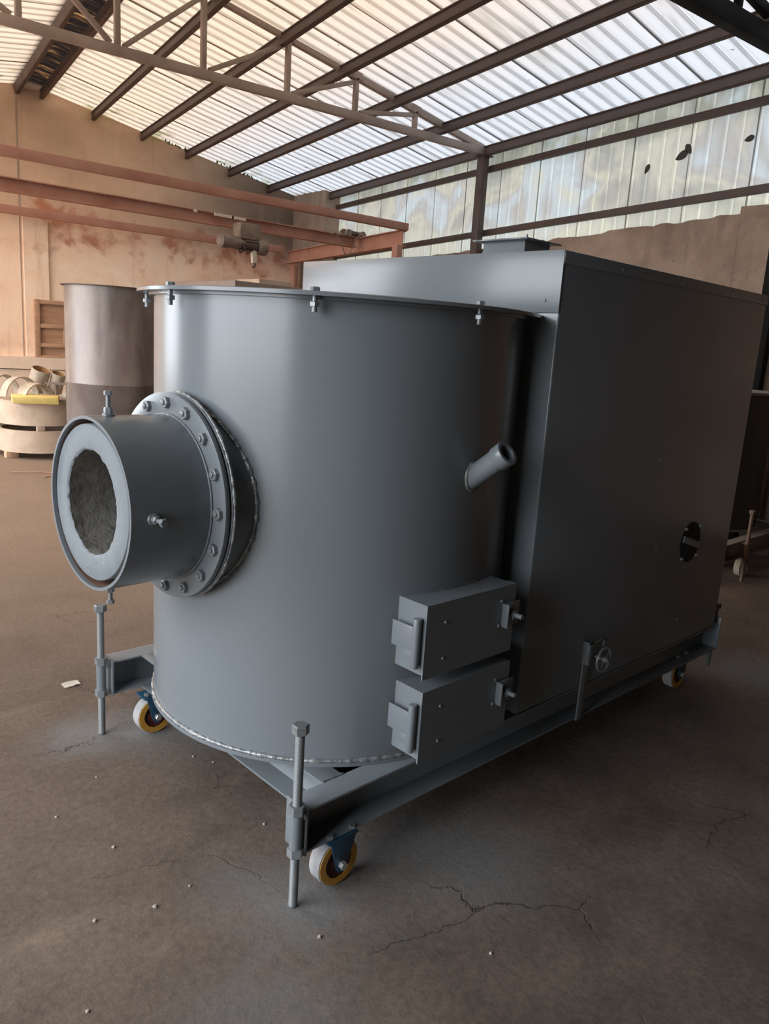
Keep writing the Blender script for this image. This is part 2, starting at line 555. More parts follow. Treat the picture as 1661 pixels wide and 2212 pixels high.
def rotz_to(axis):
    """matrix whose local z points along axis"""
    a, u, w = basis(axis)
    return Matrix(((u.x, w.x, a.x, 0), (u.y, w.y, a.y, 0), (u.z, w.z, a.z, 0), (0, 0, 0, 1)))


# ================================================================== BUILDING
CC = Vector((8.994, 11.877, 3.989))          # eave corner at the back gable
D1 = Vector((0.167, 0.986, -0.024))          # along the purlins, towards the back
G = Vector((0.982, -0.077, -0.174))          # down the roof slope, towards the eave
TR = 4.72                                     # ridge, metres up the slope from the eave
GL = Vector((-0.982, 0.077, -0.174))         # down the other slope
RN = D1.cross(G).normalized()
RN = RN if RN.z > 0 else -RN
LN = D1.cross(GL).normalized()
LN = LN if LN.z > 0 else -LN


def roof(s, t, h=0.0):
    return CC - D1 * s - G * t + RN * h


def roofl(s, t, h=0.0):
    return CC - D1 * s - G * TR + GL * t + LN * h


# floor
fl = MB()
fl.box(-34, 26, -26, 28, -0.2, 0.0)
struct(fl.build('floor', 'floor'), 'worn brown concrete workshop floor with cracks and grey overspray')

# --- back gable wall -------------------------------------------------------
WD = Vector((0.9969, -0.0785, 0.0))           # along the back wall, to the right
WN = Vector((0.0785, 0.9969, 0.0))            # away from the camera


def bwp(x, z, off=0.0):
    """point on the back wall at world X = x; off > 0 comes towards the camera"""
    y = 12.27 - (x - 4.0) * 0.0787
    return Vector((x, y, z)) - WN * off


def slope_z(x):
    rx, rz = (CC - G * TR).x, (CC - G * TR).z
    return rz - abs(x - rx) * 0.1772


wb = MB()
xs = [-1.2, 4.36, 9.9]
prof = [(-1.2, 0), (9.9, 0), (9.9, slope_z(9.9) + 0.02), ((CC - G * TR).x, slope_z((CC - G * TR).x) + 0.05), (-1.2, slope_z(-1.2) + 0.02)]
wb.prism([bwp(x, z) for x, z in prof], WN * 0.3)
wall_back = struct(wb.build('wall_back', 'backwall'), 'peach plastered back gable wall with red paint band and darker top')
pl = MB()
pl.prism([bwp(4.19, 1.07, 0.05), bwp(4.53, 1.07, 0.05), bwp(4.53, 3.05, 0.05), bwp(4.19, 3.05, 0.05)], WN * 0.06)
pl.build('pilaster', 'backwall', wall_back)
se = MB()
se.prism([bwp(4.153, 1.07, 0.010), bwp(4.168, 1.07, 0.010), bwp(4.168, 4.62, 0.010), bwp(4.153, 4.62, 0.010)], WN * 0.02)
se.build('wall_conduit', 'trusssteel', wall_back)
bb = MB()
bb.prism([bwp(-1.2, 0, 0.10), bwp(9.5, 0, 0.10), bwp(9.5, 0.88, 0.10), bwp(-1.2, 0.88, 0.10)], WN * 0.12)
base_back = struct(bb.build('baseboard_back', 'plinth'), 'pale rendered plinth along the foot of the back wall')
b2 = MB()
b2.prism([bwp(-1.2, 0.892, 0.13), bwp(9.5, 0.892, 0.13), bwp(9.5, 1.066, 0.13), bwp(-1.2, 1.066, 0.13)], WN * 0.15)
b2.build('plinth_cap', 'plinth', base_back)

# --- right wall: masonry below, girts and translucent sheets above -----------
HD = Vector((0.16699, 0.98596, 0)).normalized()
HN = Vector((HD.y, -HD.x, 0))                 # outwards, to the right


def rw(s, z, off=0.0):
    """right wall point, s metres from the back corner towards the camera; off > 0 goes outwards"""
    return Vector((CC.x, CC.y, 0)) - HD * s + Vector((0, 0, z)) + HN * off


random.seed(4)
mw = MB()
top = []
n = 240
for i in range(n + 1):
    s = -0.2 + 20.2 * i / n
    z = 2.765 + 0.0268 * max(s, 0) + 0.03 * noise.noise((s * 1.7, 0, 3)) + 0.022 * noise.noise((s * 6, 0, 9)) + 0.015 * noise.noise((s * 17, 0, 4))
    top.append((s, z))
vsx, fsx = [], []
for s, z in top:
    for (zz, oo) in ((0, 0.06), (z, 0.06), (z, 0.34), (0, 0.34)):
        vsx.append(rw(s, zz, oo))
for i in range(n):
    a, b_ = i * 4, i * 4 + 4
    for k in range(4):
        fsx.append((a + k, a + (k + 1) % 4, b_ + (k + 1) % 4, b_ + k))
fsx += [(0, 1, 2, 3), (n * 4 + 3, n * 4 + 2, n * 4 + 1, n * 4)]
mw.add(vsx, fsx)
wall_right = struct(mw.build('wall_right', 'masonry'), 'brown rendered masonry wall with ragged top below translucent sheets')
# piers in the masonry
for s0, s1, h in ((8.62, 9.3, 3.03), (5.0, 5.2, 2.88)):
    p = MB()
    p.prism([rw(s0, 0, 0.03), rw(s1, 0, 0.03), rw(s1, h, 0.03), rw(s0, h + 0.02, 0.03)], HN * 0.1)
    p.build('pier', 'masonry', wall_right)
# broken pier in the back corner, proud of the gable wall
p = MB()
base = [rw(1.0, 0, 0.14), rw(1.0, 0, -0.16), rw(0.02, 0, -0.26), rw(0.02, 0, 0.14)]
tops = [3.98, 4.05, 4.12, 4.05]
p.add(base + [Vector((q.x, q.y, z)) for q, z in zip(base, tops)], [(0, 3, 2, 1), (4, 5, 6, 7), (0, 1, 5, 4), (1, 2, 6, 5), (2, 3, 7, 6), (3, 0, 4, 7)])
p.build('corner_pier', 'masonry', wall_right)

# translucent wall sheets, each with upright ribs
def two_tone(o, mat2, test):
    """ribs get a darker or brighter copy of the sheet, shading put into the colour"""
    o.data.materials.append(M[mat2])
    for p_ in o.data.polygons:
        if test(p_):
            p_.material_index = 1
    return o


def wall_sheet(s0, width, z0a, z1a, off, nr=4):
    vs, fs = [], []
    cols = []
    pitch = width / nr
    for r in range(nr):
        b0 = s0 + r * pitch
        cols += [(b0, 0.0), (b0 + 0.012, 0.024), (b0 + 0.036, 0.024), (b0 + 0.048, 0.0)]
    cols.append((s0 + width + 0.014, 0.0))
    for s, o in cols:
        vs.append(rw(s, z0a, off + o))
        vs.append(rw(s, z1a(s), off + o))
    for i in range(len(cols) - 1):
        fs.append((2 * i, 2 * i + 2, 2 * i + 3, 2 * i + 1))
    return MB().add(vs, fs)


sheetw = 0.70
k = 0
s = 0.2
while s < 9.8:
    m_ = wall_sheet(s, sheetw, 2.70, lambda q: 3.965 + 0.0243 * q, 0.115 + 0.004 * (k % 2))
    two_tone(m_.build('wall_sheet', 'clad', wall_right), 'cladrib', lambda p_: p_.index % 4 != 3)
    s += sheetw
    k += 1


def rwline(name, s0, s1, z0, zs, w, h, off, mat, parent, bev=0.004):
    m_ = MB()
    m_.bar(rw(s0, z0 + zs * s0, off), rw(s1, z0 + zs * s1, off), w, h)
    return m_.build(name, mat, parent, bev=bev)


# girts (z rises gently towards the camera, as the eave does)
rwline('girt', 0.3, 19.6, 3.781, 0.0197, 0.05, 0.075, 0.07, 'darksteel', wall_right)
rwline('girt', 0.3, 19.6, 2.967, 0.0255, 0.05, 0.075, 0.07, 'darksteel', wall_right)
# vertical crack
ck = MB()
ck.sweep([rw(6.05, 2.93, 0.055), rw(6.06, 2.8, 0.055), rw(6.03, 2.68, 0.055), rw(6.05, 2.56, 0.055)], 0.009, 5)
ck.build('crack', 'blacksteel', wall_right)

m_ = MB()
m_.prism([rw(10.0, 2.9, 0.12), rw(20.2, 2.9, 0.12), rw(20.2, 4.44, 0.12), rw(10.0, 4.20, 0.12)], HN * 0.04)
m_.build('upper_panel', 'darkwall', wall_right)
# thin dark shapes standing in for shadows of leaves outside
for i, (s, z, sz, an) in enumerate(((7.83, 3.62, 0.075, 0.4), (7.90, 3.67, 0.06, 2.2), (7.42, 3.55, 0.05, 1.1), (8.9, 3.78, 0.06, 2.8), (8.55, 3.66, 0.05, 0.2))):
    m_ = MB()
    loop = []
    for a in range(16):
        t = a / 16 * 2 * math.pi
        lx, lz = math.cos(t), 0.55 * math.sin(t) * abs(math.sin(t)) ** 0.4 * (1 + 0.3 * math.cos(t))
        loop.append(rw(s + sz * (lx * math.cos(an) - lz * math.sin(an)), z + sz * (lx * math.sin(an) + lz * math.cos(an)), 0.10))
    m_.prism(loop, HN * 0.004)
    tag(m_.build('leaf_shadow', 'leaf'), ['wide dark leaf shadow shape on the translucent wall sheets', 'small leaf shadow shape just above the wide one', 'faint leaf shadow shape left of the wide one', 'leaf shadow shape near the right edge of the wall sheets', 'small leaf shadow shape high on the wall sheets at right'][i], 'leaf', 'leaf shadow shapes on the wall sheets')

# --- ceiling: purlins and translucent corrugated sheets ---------------------
ceil_root = place('ceiling', None, Matrix.Translation(CC - G * TR))
ceil_root.empty_display_size = 0.1
struct(ceil_root, 'pitched roof of translucent corrugated sheets on dark steel purlins')
for t in (4.55, 3.82, 3.07, 2.325, 1.55, 0.79, 0.06):
    m_ = MB()
    wd = 0.075
    m_.bar(roof(-0.25, t, -0.06), roof(20.3, t, -0.06), 0.055, 0.11, RN)
    m_.bar(roof(-0.25, t, -0.012), roof(20.3, t, -0.012), 0.085, 0.014, RN)
    m_.build('purlin', 'darksteel', ceil_root, bev=0.003)
for t in (0.20, 0.95, 1.7, 2.45, 3.2, 3.95, 4.66):
    m_ = MB()
    m_.bar(roofl(-0.25, t, -0.06), roofl(20.3, t, -0.06), 0.055, 0.11, LN)
    m_.build('purlin', 'darksteel', ceil_root, bev=0.003)


def roof_sheet(fn, s0, width, t0, t1, h, nr=4):
    pitch = width / nr
    cols = []
    for r in range(nr):
        b0 = s0 + r * pitch
        cols += [(b0 - 0.030, 0.0), (b0 - 0.014, 0.030), (b0 + 0.014, 0.030), (b0 + 0.030, 0.0)]
    cols.append((s0 + width - 0.012, 0.004))
    ts = [t0 + (t1 - t0) * i / 6 for i in range(7)]
    vs = []
    for i, (s, o) in enumerate(cols):
        for j, t in enumerate(ts):
            wav = 0.006 * noise.noise((s * 0.9, t * 1.5, h * 50))
            vs.append(fn(s, t, h + o + wav))
    fs = []
    for i in range(len(cols) - 1):
        for j in range(6):
            fs.append((i * 7 + j, i * 7 + 7 + j, i * 7 + 8 + j, i * 7 + 1 + j))
    return MB().add(vs, fs)


s = -0.35
k = 0
while s < 20.0:
    mat = 'roofsheet' if s < 9.6 else 'opaque_roof'
    for fn, t0, t1 in ((roof, -0.16, TR - 0.16), (roofl, 0.16, 1.95), (roofl, 1.90, TR + 0.16)):
        brighten = t0 > 1 and s < 5.5          # unseen clearer sheets added low on the far slope to light the back wall
        o = roof_sheet(fn, s, 0.705, t0, t1, 0.006 + 0.006 * (k % 2) + (0.004 if t0 > 1 else 0)).build('roof_sheet', 'brightsheet' if brighten else mat, ceil_root)
        if mat == 'roofsheet' and not brighten:
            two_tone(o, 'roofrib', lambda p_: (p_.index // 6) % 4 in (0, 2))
    s += 0.705
    k += 1
# rusted ridge cap between the ridge purlins
rc = MB()
p = [roof(-0.35, TR - 0.24, 0.05), roof(-0.35, TR, 0.05), roofl(-0.35, 0.24, 0.05)]
q = [roof(20.3, TR - 0.24, 0.05), roof(20.3, TR, 0.05), roofl(20.3, 0.24, 0.05)]
rc.add(p + q, [(0, 1, 4, 3), (1, 2, 5, 4)])
rc.build('ridge_cap', 'ridgecap', ceil_root)
# moss tufts on the eave and gable edges
for i, (s, t) in enumerate(((0.1, 2.6), (0.12, 2.4), (0.1, 1.2), (0.15, 1.75))):
    m_ = MB()
    r = random.Random(i)
    for q in range(10):
        a = roof(s + r.uniform(-0.05, 0.05), t + r.uniform(-0.15, 0.15), -0.005)
        m_.cyl(a, a + Vector((r.uniform(-.03, .03), r.uniform(-.03, .03), -0.03)), 0.014, 6, 0.004)
    m_.build('moss', 'moss', ceil_root, kind='stuff')

# --- trusses -----------------------------------------------------------------
TD = Vector((0.994, -0.109, 0))


def truss(name, end, label, mat, chord=0.085):
    """end: point at the right-hand eave end on the bottom chord axis"""
    root = thing(name, Vector((end.x, end.y, end.z - 0.1)), label, 'truss', 'roof trusses')
    ap = 4.70                                    # half span

    def P(d, z):                                 # d metres left of the eave end
        return end - TD * d + Vector((0, 0, z))
    slope = 0.184
    span = 2 * ap

    def topz(d):
        return 0.03 + slope * (d if d < ap else span - d)
    side = Vector((TD.y, -TD.x, 0))
    m_ = MB()
    m_.bar(P(-0.08, 0), P(span + 0.08, 0), chord * 0.8, chord)
    m_.build('bottom_chord', mat, root, bev=0.004)
    m_ = MB()
    m_.bar(P(0.02, topz(0) + 0.0), P(ap, topz(ap)), 0.06, 0.075)
    m_.build('top_chord', mat, root, bev=0.004)
    m_ = MB()
    m_.bar(P(ap, topz(ap)), P(span - 0.02, topz(0)), 0.06, 0.075)
    m_.build('top_chord', mat, root, bev=0.004)
    ds = [1.19, 2.05, 2.92, 3.86]
    alld = ds + [ap] + [span - d for d in ds]
    for d in alld:
        m_ = MB()
        m_.bar(P(d, 0.03), P(d, topz(d) - 0.03), 0.055, 0.05, TD)
        m_.build('post', mat, root, bev=0.003)
    for sgn in (0, 1):
        dd = [d if not sgn else span - d for d in ds + [ap]]
        e_ = 0.06 if not sgn else -0.06
        for i in range(4):
            m_ = MB()
            m_.bar(P(dd[i] + e_ * 0.3, topz(dd[i]) - 0.06), P(dd[i + 1] - e_, 0.05), 0.04, 0.045)
            m_.build('brace', mat, root, bev=0.003)
    for d in alld:
        m_ = MB()
        m_.box(-0.06, 0.06, -0.04, 0.04, -0.045, 0.045)
        ang = math.atan2(TD.y, TD.x)
        o = m_.build('gusset', mat, root, bev=0.002)
        o.matrix_basis = Matrix.Translation(P(d, topz(d) - 0.035)) @ Matrix.Rotation(ang, 4, 'Z')
        WM[o] = o.matrix_basis.copy()
        m_ = MB()
        m_.cyl(P(d, topz(d) - 0.035) - side * 0.05, P(d, topz(d) - 0.035) + side * 0.05, 0.012, 8)
        m_.build('gusset_bolt', 'darksteel', root)
    return root


tr1_end = Vector((8.137, 7.009, 4.062))
truss('roof_truss', tr1_end, 'dusty brown steel roof truss crossing above the grey burner', 'trusssteel')
tr2_end = Vector((7.42, 2.90, 4.13))
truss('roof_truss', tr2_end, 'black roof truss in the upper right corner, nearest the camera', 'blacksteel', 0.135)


def column(end, label, mat):
    root = thing('steel_column', (end.x, end.y, 0), label, 'column', 'steel columns on the right wall')
    m_ = MB()
    m_.box(end.x - 0.055, end.x + 0.055, end.y - 0.055, end.y + 0.055, 0.012, end.z - 0.05)
    m_.build('post', mat, root, bev=0.006)
    m_ = MB()
    m_.box(end.x - 0.12, end.x + 0.12, end.y - 0.12, end.y + 0.12, 0.0, 0.012)
    m_.build('base_plate', mat, root)
    m_ = MB()
    m_.box(end.x - 0.09, end.x + 0.09, end.y - 0.09, end.y + 0.09, end.z - 0.056, end.z - 0.044)
    m_.build('cap_plate', mat, root)


column(Vector((8.10, 7.015, 4.06)), 'reddish brown steel column under the dusty truss by the right wall', 'darksteel')
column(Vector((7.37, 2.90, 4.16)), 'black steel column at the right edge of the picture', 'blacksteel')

# --- left wall (daylight side, outside the picture) and near wall --------------
def lw(s, z, off=0.0):
    p = roofl(s, TR, 0)
    return Vector((p.x, p.y, z)) - HN * off


def lwall(s0, s1, z0, z1, mat='darkwall', name='wall_left', th=0.2):
    m_ = MB()
    m_.prism([lw(s0, z0), lw(s1, z0), lw(s1, z1), lw(s0, z1)], -HN * th)
    return m_.build(name, mat)


OPEN = [(0.3, 6.1, 0.0, 3.8), (8.7, 12.5, 0.0, 3.7)]   # the two big door openings
wl_parts = []
edges = sorted({-0.3, 20.4, *[o[0] for o in OPEN], *[o[1] for o in OPEN]})
wleft = place('wall_left', None, Matrix.Translation(lw(7, 0)))
struct(wleft, 'dark left wall with door opening and windows')
for a, b_ in zip(edges[:-1], edges[1:]):
    hole = [o for o in OPEN if o[0] <= a and o[1] >= b_]
    spans = [(0.0, 4.15)] if not hole else [(0.0, hole[0][2]), (hole[0][3], 4.15)]
    for z0, z1 in spans:
        if z1 - z0 > 0.01:
            m_ = MB()
            m_.prism([lw(a, z0), lw(b_, z0), lw(b_, z1 + 0.02 * a * (z1 > 4)), lw(a, z1 + 0.02 * a * (z1 > 4))], -HN * 0.2)
            m_.build('wall_panel', 'darkwall', wleft)
for i, (a, b_, z0, z1) in enumerate(OPEN):
    ld = bpy.data.lights.new('sky_portal', 'AREA')
    ld.shape = 'RECTANGLE'
    ld.size, ld.size_y = (b_ - a), (z1 - z0)
    ld.cycles.is_portal = True
    lo = bpy.data.objects.new('sky_portal', ld)
    COL.objects.link(lo)
    c = lw((a + b_) / 2, (z0 + z1) / 2, 0.1)
    x, z = HD, -HN
    y = z.cross(x)
    lo.matrix_world = Matrix(((x.x, y.x, z.x, c.x), (x.y, y.y, z.y, c.y), (x.z, y.z, z.z, c.z), (0, 0, 0, 1)))
# near wall behind the camera
a, b_ = lw(20.2, 0), rw(19.5, 0)
m_ = MB()
d = (b_ - a).normalized()
nn = Vector((d.y, -d.x, 0))
m_.prism([a - d * 0.3, b_ + d * 0.5, b_ + d * 0.5 + Vector((0, 0, 4.6)), (a + b_) / 2 + Vector((0, 0, 5.4)), a - d * 0.3 + Vector((0, 0, 4.6))], nn * 0.2)
struct(m_.build('wall_front', 'darkwall'), 'dark near wall behind the camera')

# ================================================================== OVERHEAD CRANE
def ibeam(mb, a, b_, w, h, tf=0.012, tw=0.01):
    a, b_ = Vector(a), Vector(b_)
    mb.bar(a, b_, tw, h)
    mb.bar(a, b_, w, tf, offv=h / 2 - tf / 2)
    mb.bar(a, b_, w, tf, offv=-h / 2 + tf / 2)
    return mb


zc = 3.045
near = Vector((7.36, 7.63, zc))
far = Vector((8.47, 11.62, zc))
CW = Vector((0.9975, -0.0700, 0))
gan = thing('crane_gantry', (7.3, 7.7, 0), 'red primed steel gantry frame carrying the overhead crane', 'gantry')
m_ = ibeam(MB(), near + Vector((0, 0, -0.10)), far + Vector((0, 0, -0.09)), 0.11, 0.20)
m_.build('runway_beam', 'primer', gan)
leftn, leftf = near - CW * 8.0, far - CW * 8.6
m_ = ibeam(MB(), leftn + Vector((0, 0, -0.10)), leftf + Vector((0, 0, -0.09)), 0.11, 0.20)
m_.build('runway_beam', 'primer', gan)
m_ = MB()
m_.bar(leftn + Vector((0, 0, 0.04)), near + CW * 0.05 + Vector((0, 0, 0.04)), 0.09, 0.09)
m_.build('tie_beam', 'primer', gan, bev=0.004)
m_ = MB()
m_.bar(leftf + Vector((0, 0, 0.03)), far - CW * 0.15 + Vector((0, 0, 0.03)), 0.10, 0.11)
m_.build('tie_beam', 'primer', gan, bev=0.004)
for p_ in (near - Vector((0.09, 0, 0)), far + Vector((0.06, -0.08, 0)), leftn, leftf):
    m_ = MB()
    m_.box(p_.x - 0.05, p_.x + 0.05, p_.y - 0.05, p_.y + 0.05, 0.012, zc - 0.2)
    m_.build('post', 'primer', gan, bev=0.005)
    m_ = MB()
    m_.box(p_.x - 0.11, p_.x + 0.11, p_.y - 0.11, p_.y + 0.11, 0, 0.012)
    m_.build('base_plate', 'primer', gan)

br = Vector((7.70, 8.91, 0))
bri = thing('crane_bridge', (br.x - 4, br.y + 0.3, 2.9), 'dusty red crane bridge beam rolling between the gantry runways', 'crane')
m_ = ibeam(MB(), br - CW * 8.0 + Vector((0, 0, 2.995)), br - CW * 0.07 + Vector((0, 0, 2.985)), 0.12, 0.145)
m_.build('girder', 'primer', bri)
m_ = MB()
m_.cyl(br - CW * 0.28 + Vector((0, 0, 3.10)), br + CW * 0.10 + Vector((0, 0, 3.085)), 0.045, 14)
m_.build('end_carriage', 'darksteel', bri)
for q in (-0.45, -0.2):
    m_ = MB()
    m_.cyl(br + CW * (q + 0.2) + Vector((0.02, -0.09, 3.09)), br + CW * (q + 0.2) + Vector((0.02, 0.09, 3.09)), 0.05, 14)
    m_.build('wheel', 'hoistmetal', bri)
m_ = MB()
loop = []
for i in range(26):
    t = i / 25
    loop.append(br - CW * (0.55 - 0.55 * t) + Vector((0, -0.10, 3.02 + 0.10 * math.sin(t * 9.0) - 0.14 * math.sin(t * math.pi))))
m_.sweep(loop, 0.008, 5)
m_.build('cable', 'hoistmetal', bri)
m_ = MB()
m_.box(5.38, 5.62, 8.96, 8.985, 3.015, 3.05)
m_.build('plate', 'cap', bri)
m_ = MB()
m_.box(5.66, 5.82, 8.945, 8.97, 3.012, 3.045)
m_.build('plate', 'cap', bri)
m_ = MB()
m_.box(5.11, 5.15, 8.99, 9.01, 3.02, 3.05)
m_.build('plate', 'cap', bri)

hx, hy = 5.72, 8.86
ho = thing('electric_hoist', (hx, hy, 2.6), 'dusty electric hoist hanging under the crane bridge', 'hoist')
m_ = MB()
m_.box(5.63, 5.93, hy - 0.09, hy + 0.09, 2.775, 2.965)
m_.build('control_box', 'hoistmetal', ho, bev=0.01)
m_ = MB()
m_.lathe((5.36, hy - 0.02, 2.72), (1, 0, 0), [(0, 0.001), (0.0, 0.05), (0.03, 0.085), (0.13, 0.085), (0.14, 0.075), (0.30, 0.075), (0.31, 0.06), (0.36, 0.06), (0.36, 0.001)], 20)
m_.build('motor', 'hoistmetal', ho)
m_ = MB()
m_.lathe((5.93, hy - 0.02, 2.70), (1, 0, 0), [(0, 0.001), (0, 0.075), (0.05, 0.095), (0.12, 0.09), (0.14, 0.06), (0.14, 0.001)], 20)
m_.build('gear_drum', 'hoistmetal', ho)
m_ = MB()
m_.cyl((5.60, hy - 0.02, 2.70), (5.96, hy - 0.02, 2.70), 0.06, 18)
m_.build('rope_drum', 'darksteel', ho)
for q in (5.68, 5.88):
    m_ = MB()
    m_.bar((q, hy + 0.04, 2.84), (q, hy + 0.155, 2.905), 0.02, 0.05, (0, 0, 1))
    m_.build('hanger', 'darksteel', ho)
for q in (5.55, 5.66):
    m_ = MB()
    m_.sweep([(q, hy - 0.05, 2.78), (q + 0.04, hy - 0.09, 2.66), (q + 0.1, hy - 0.06, 2.60), (q + 0.2, hy - 0.04, 2.66)], 0.012, 6)
    m_.build('cable', 'darksteel', ho)
m_ = MB()
m_.bar((5.87, hy - 0.03, 2.66), (5.885, hy - 0.03, 2.50), 0.07, 0.05, (0, 1, 0))
m_.build('hook_block', 'cap', ho, bev=0.008)
m_ = MB()
m_.sweep([(5.885, hy - 0.03, 2.51), (5.90, hy - 0.03, 2.47), (5.885, hy - 0.03, 2.445), (5.86, hy - 0.03, 2.455)], 0.012, 7)
m_.build('hook', 'darksteel', ho)

# ================================================================== THE BURNER
CX, CY = 1.823, 2.172
RC = 0.639
burner = thing('industrial_burner', (2.6, 2.18, 0), 'large grey painted industrial burner with round drum, side nozzle and boxy rear housing', 'burner')
rnd = random.Random(11)


def weld(name, pts, r, parent, closed=False, mat='weld', amp=0.45, n=7):
    rad = [r * (1 + amp * (noise.noise((p[0] * 60, p[1] * 60, p[2] * 60)) + 0.5 * noise.noise((p[0] * 170, p[1] * 170, p[2] * 170)))) for p in pts]
    return MB().sweep(pts, rad, n, closed).build(name, mat, parent, smooth=60)


def ring_pts(c, axis, r, n, a0=0, a1=360):
    a, u, w = basis(axis)
    full = abs(a1 - a0) >= 359.9
    return [Vector(c) + u * (r * math.cos(R_(a0 + (a1 - a0) * i / (n if full else n - 1)))) + w * (r * math.sin(R_(a0 + (a1 - a0) * i / (n if full else n - 1)))) for i in range(n)]


# drum shell
m_ = MB()
m_.lathe((CX, CY, 0.317), (0, 0, 1), [(0, RC - 0.01), (0, RC), (0.35, RC + 0.0008), (0.7, RC), (1.05, RC + 0.0008), (1.398, RC), (1.398, RC - 0.01)], 160, closed=True)
drum = m_.build('drum', 'paint', burner, smooth=40)
m_ = MB()
m_.lathe((CX, CY, 0.305), (0, 0, 1), [(0, 0.001), (0, 0.648), (0.012, 0.648), (0.012, 0.001)], 120)
bp = m_.build('base_plate', 'paint', burner)
weld('weld_bead', ring_pts((CX, CY, 0.321), (0, 0, 1), RC + 0.002, 640), 0.0075, drum, True, amp=0.6)
# lid and its lower flange
m_ = MB()
m_.lathe((CX, CY, 1.699), (0, 0, 1), [(0.006, RC), (0.006, 0.656), (0.0138, 0.656), (0.0138, RC)], 120, closed=True)
m_.build('top_flange', 'paint', burner)
m_ = MB()
m_.lathe((CX, CY, 1.713), (0, 0, 1), [(0, 0.001), (0, 0.694), (0.010, 0.694), (0.012, 0.690), (0.012, 0.001)], 120)
lid = m_.build('drum_lid', 'paint', burner)


def bolt_mesh(name, mat, r=0.0125, L=0.012, shank=0.0075, sl=0.05):
    mb = MB()
    mb.hexn((0, 0, 0), (0, 0, L), r)
    mb.cyl((0, 0, -sl), (0, 0, 0), shank, 12)
    me = mb.build(name, mat, origin=(0, 0, 0))
    d_ = me.data
    WM.pop(me)
    bpy.data.objects.remove(me, do_unlink=True)
    return d_


def nut_mesh(name, mat, r, L):
    mb = MB()
    mb.hexn((0, 0, 0), (0, 0, L), r)
    me = mb.build(name, mat, origin=(0, 0, 0))
    d_ = me.data
    WM.pop(me)
    bpy.data.objects.remove(me, do_unlink=True)
    return d_


lb = bolt_mesh('lid_bolt', 'hardware', 0.013, 0.011, 0.0075, 0.055)
lnut = nut_mesh('lid_nut', 'hardware', 0.0145, 0.013)
for a in (143, 181, 223.5, 266, 308, 350, 33, 75, 112):
    if 300 < a or a < 60:
        continue
    q = Vector((CX + 0.672 * math.cos(R_(a)), CY + 0.672 * math.sin(R_(a)), 1.725))
    o = place('lid_bolt', lb, Matrix.Translation(q), burner)
    place('nut', lnut, Matrix.Translation(q - Vector((0, 0, 0.040))) @ Matrix.Rotation(0.4, 4, 'Z'), o)

# ---- nozzle
PSI = 0.04
NA = Vector((-math.cos(PSI), -math.sin(PSI), 0))
NU = Vector((math.sin(PSI), -math.cos(PSI), 0))          # towards -Y (picture right)
NO = Vector((CX, CY, 1.10))
UZ = Vector((0, 0, 1))


def nz(d, r=0.0, ang=0.0):
    return NO + NA * d + NU * (r * math.cos(R_(ang))) + UZ * (r * math.sin(R_(ang)))


noz = MB()
noz.tube(nz(0.685), nz(0.938), 0.250, 0.241, 96)
nozzle = noz.build('nozzle_tube', 'paint', burner)
# flanges and gasket
fm = MB()
fm.tube(nz(0.674), nz(0.689), 0.316, 0.235, 96)
fl1 = fm.build('nozzle_flange', 'paint', burner, bev=0.0015)
fm = MB()
fm.tube(nz(0.668), nz(0.674), 0.308, 0.24, 80)
fm.build('gasket', 'weld', burner)
fm = MB()
fm.tube(nz(0.652), nz(0.668), 0.318, 0.24, 96)
fm.build('neck_flange', 'paint', burner, bev=0.0015)
fm = MB()
fm.lathe(nz(0.50), NA, [(0, 0.296), (0.153, 0.296), (0.153, 0.285), (0, 0.285)], 96, closed=True)
neck = fm.build('nozzle_neck', 'paint', burner)
# weld where the neck runs into the drum
pts = []
for i in range(320):
    t = i / 320 * 360
    y_off = 0.297 * math.cos(R_(t))
    c_ = NO + NU * y_off + UZ * (0.297 * math.sin(R_(t)))
    rel = c_ - Vector((CX, CY, c_.z))
    bq = rel.dot(NA)
    disc = bq * bq - (rel.length_squared - (RC + 0.002) ** 2)
    pts.append(c_ + NA * (-bq + math.sqrt(disc)))
weld('weld_bead', pts, 0.0075, neck, True, amp=0.7)
weld('weld_bead', [nz(0.651, 0.300, i * 1.5) for i in range(240)], 0.006, neck, True, amp=0.7)
weld('weld_bead', [nz(0.660, 0.3185, i * 1.2) for i in range(-55, 75)], 0.004, neck, False, amp=0.9)
weld('weld_bead', [nz(0.692, 0.251, i * 1.5) for i in range(240)], 0.0035, nozzle, True, mat='paint', amp=0.3)
fb = bolt_mesh('flange_bolt', 'hardware', 0.0185, 0.014, 0.010, 0.045)
fend = nut_mesh('bolt_tip', 'hardware', 0.009, 0.005)
for i in range(16):
    an = 90 + 22.5 * i
    p0 = nz(0.689, 0.286, an)
    mt = Matrix.Translation(p0) @ rotz_to(NA) @ Matrix.Rotation(rnd.uniform(0, 1), 4, 'Z')
    o = place('flange_bolt', fb, mt, burner)
    place('bolt_tip', fend, Matrix.Translation(p0 + NA * 0.014) @ rotz_to(NA), o)


# refractory lining with a ragged hole
def rj(k, i, n):
    return 0.0035 * noise.noise((i * 0.9, k * 0.7, 1.3)) + 0.003 * noise.noise((i * 0.31, k * 0.2, 5.3)) if 2 <= k <= 9 else 0.0


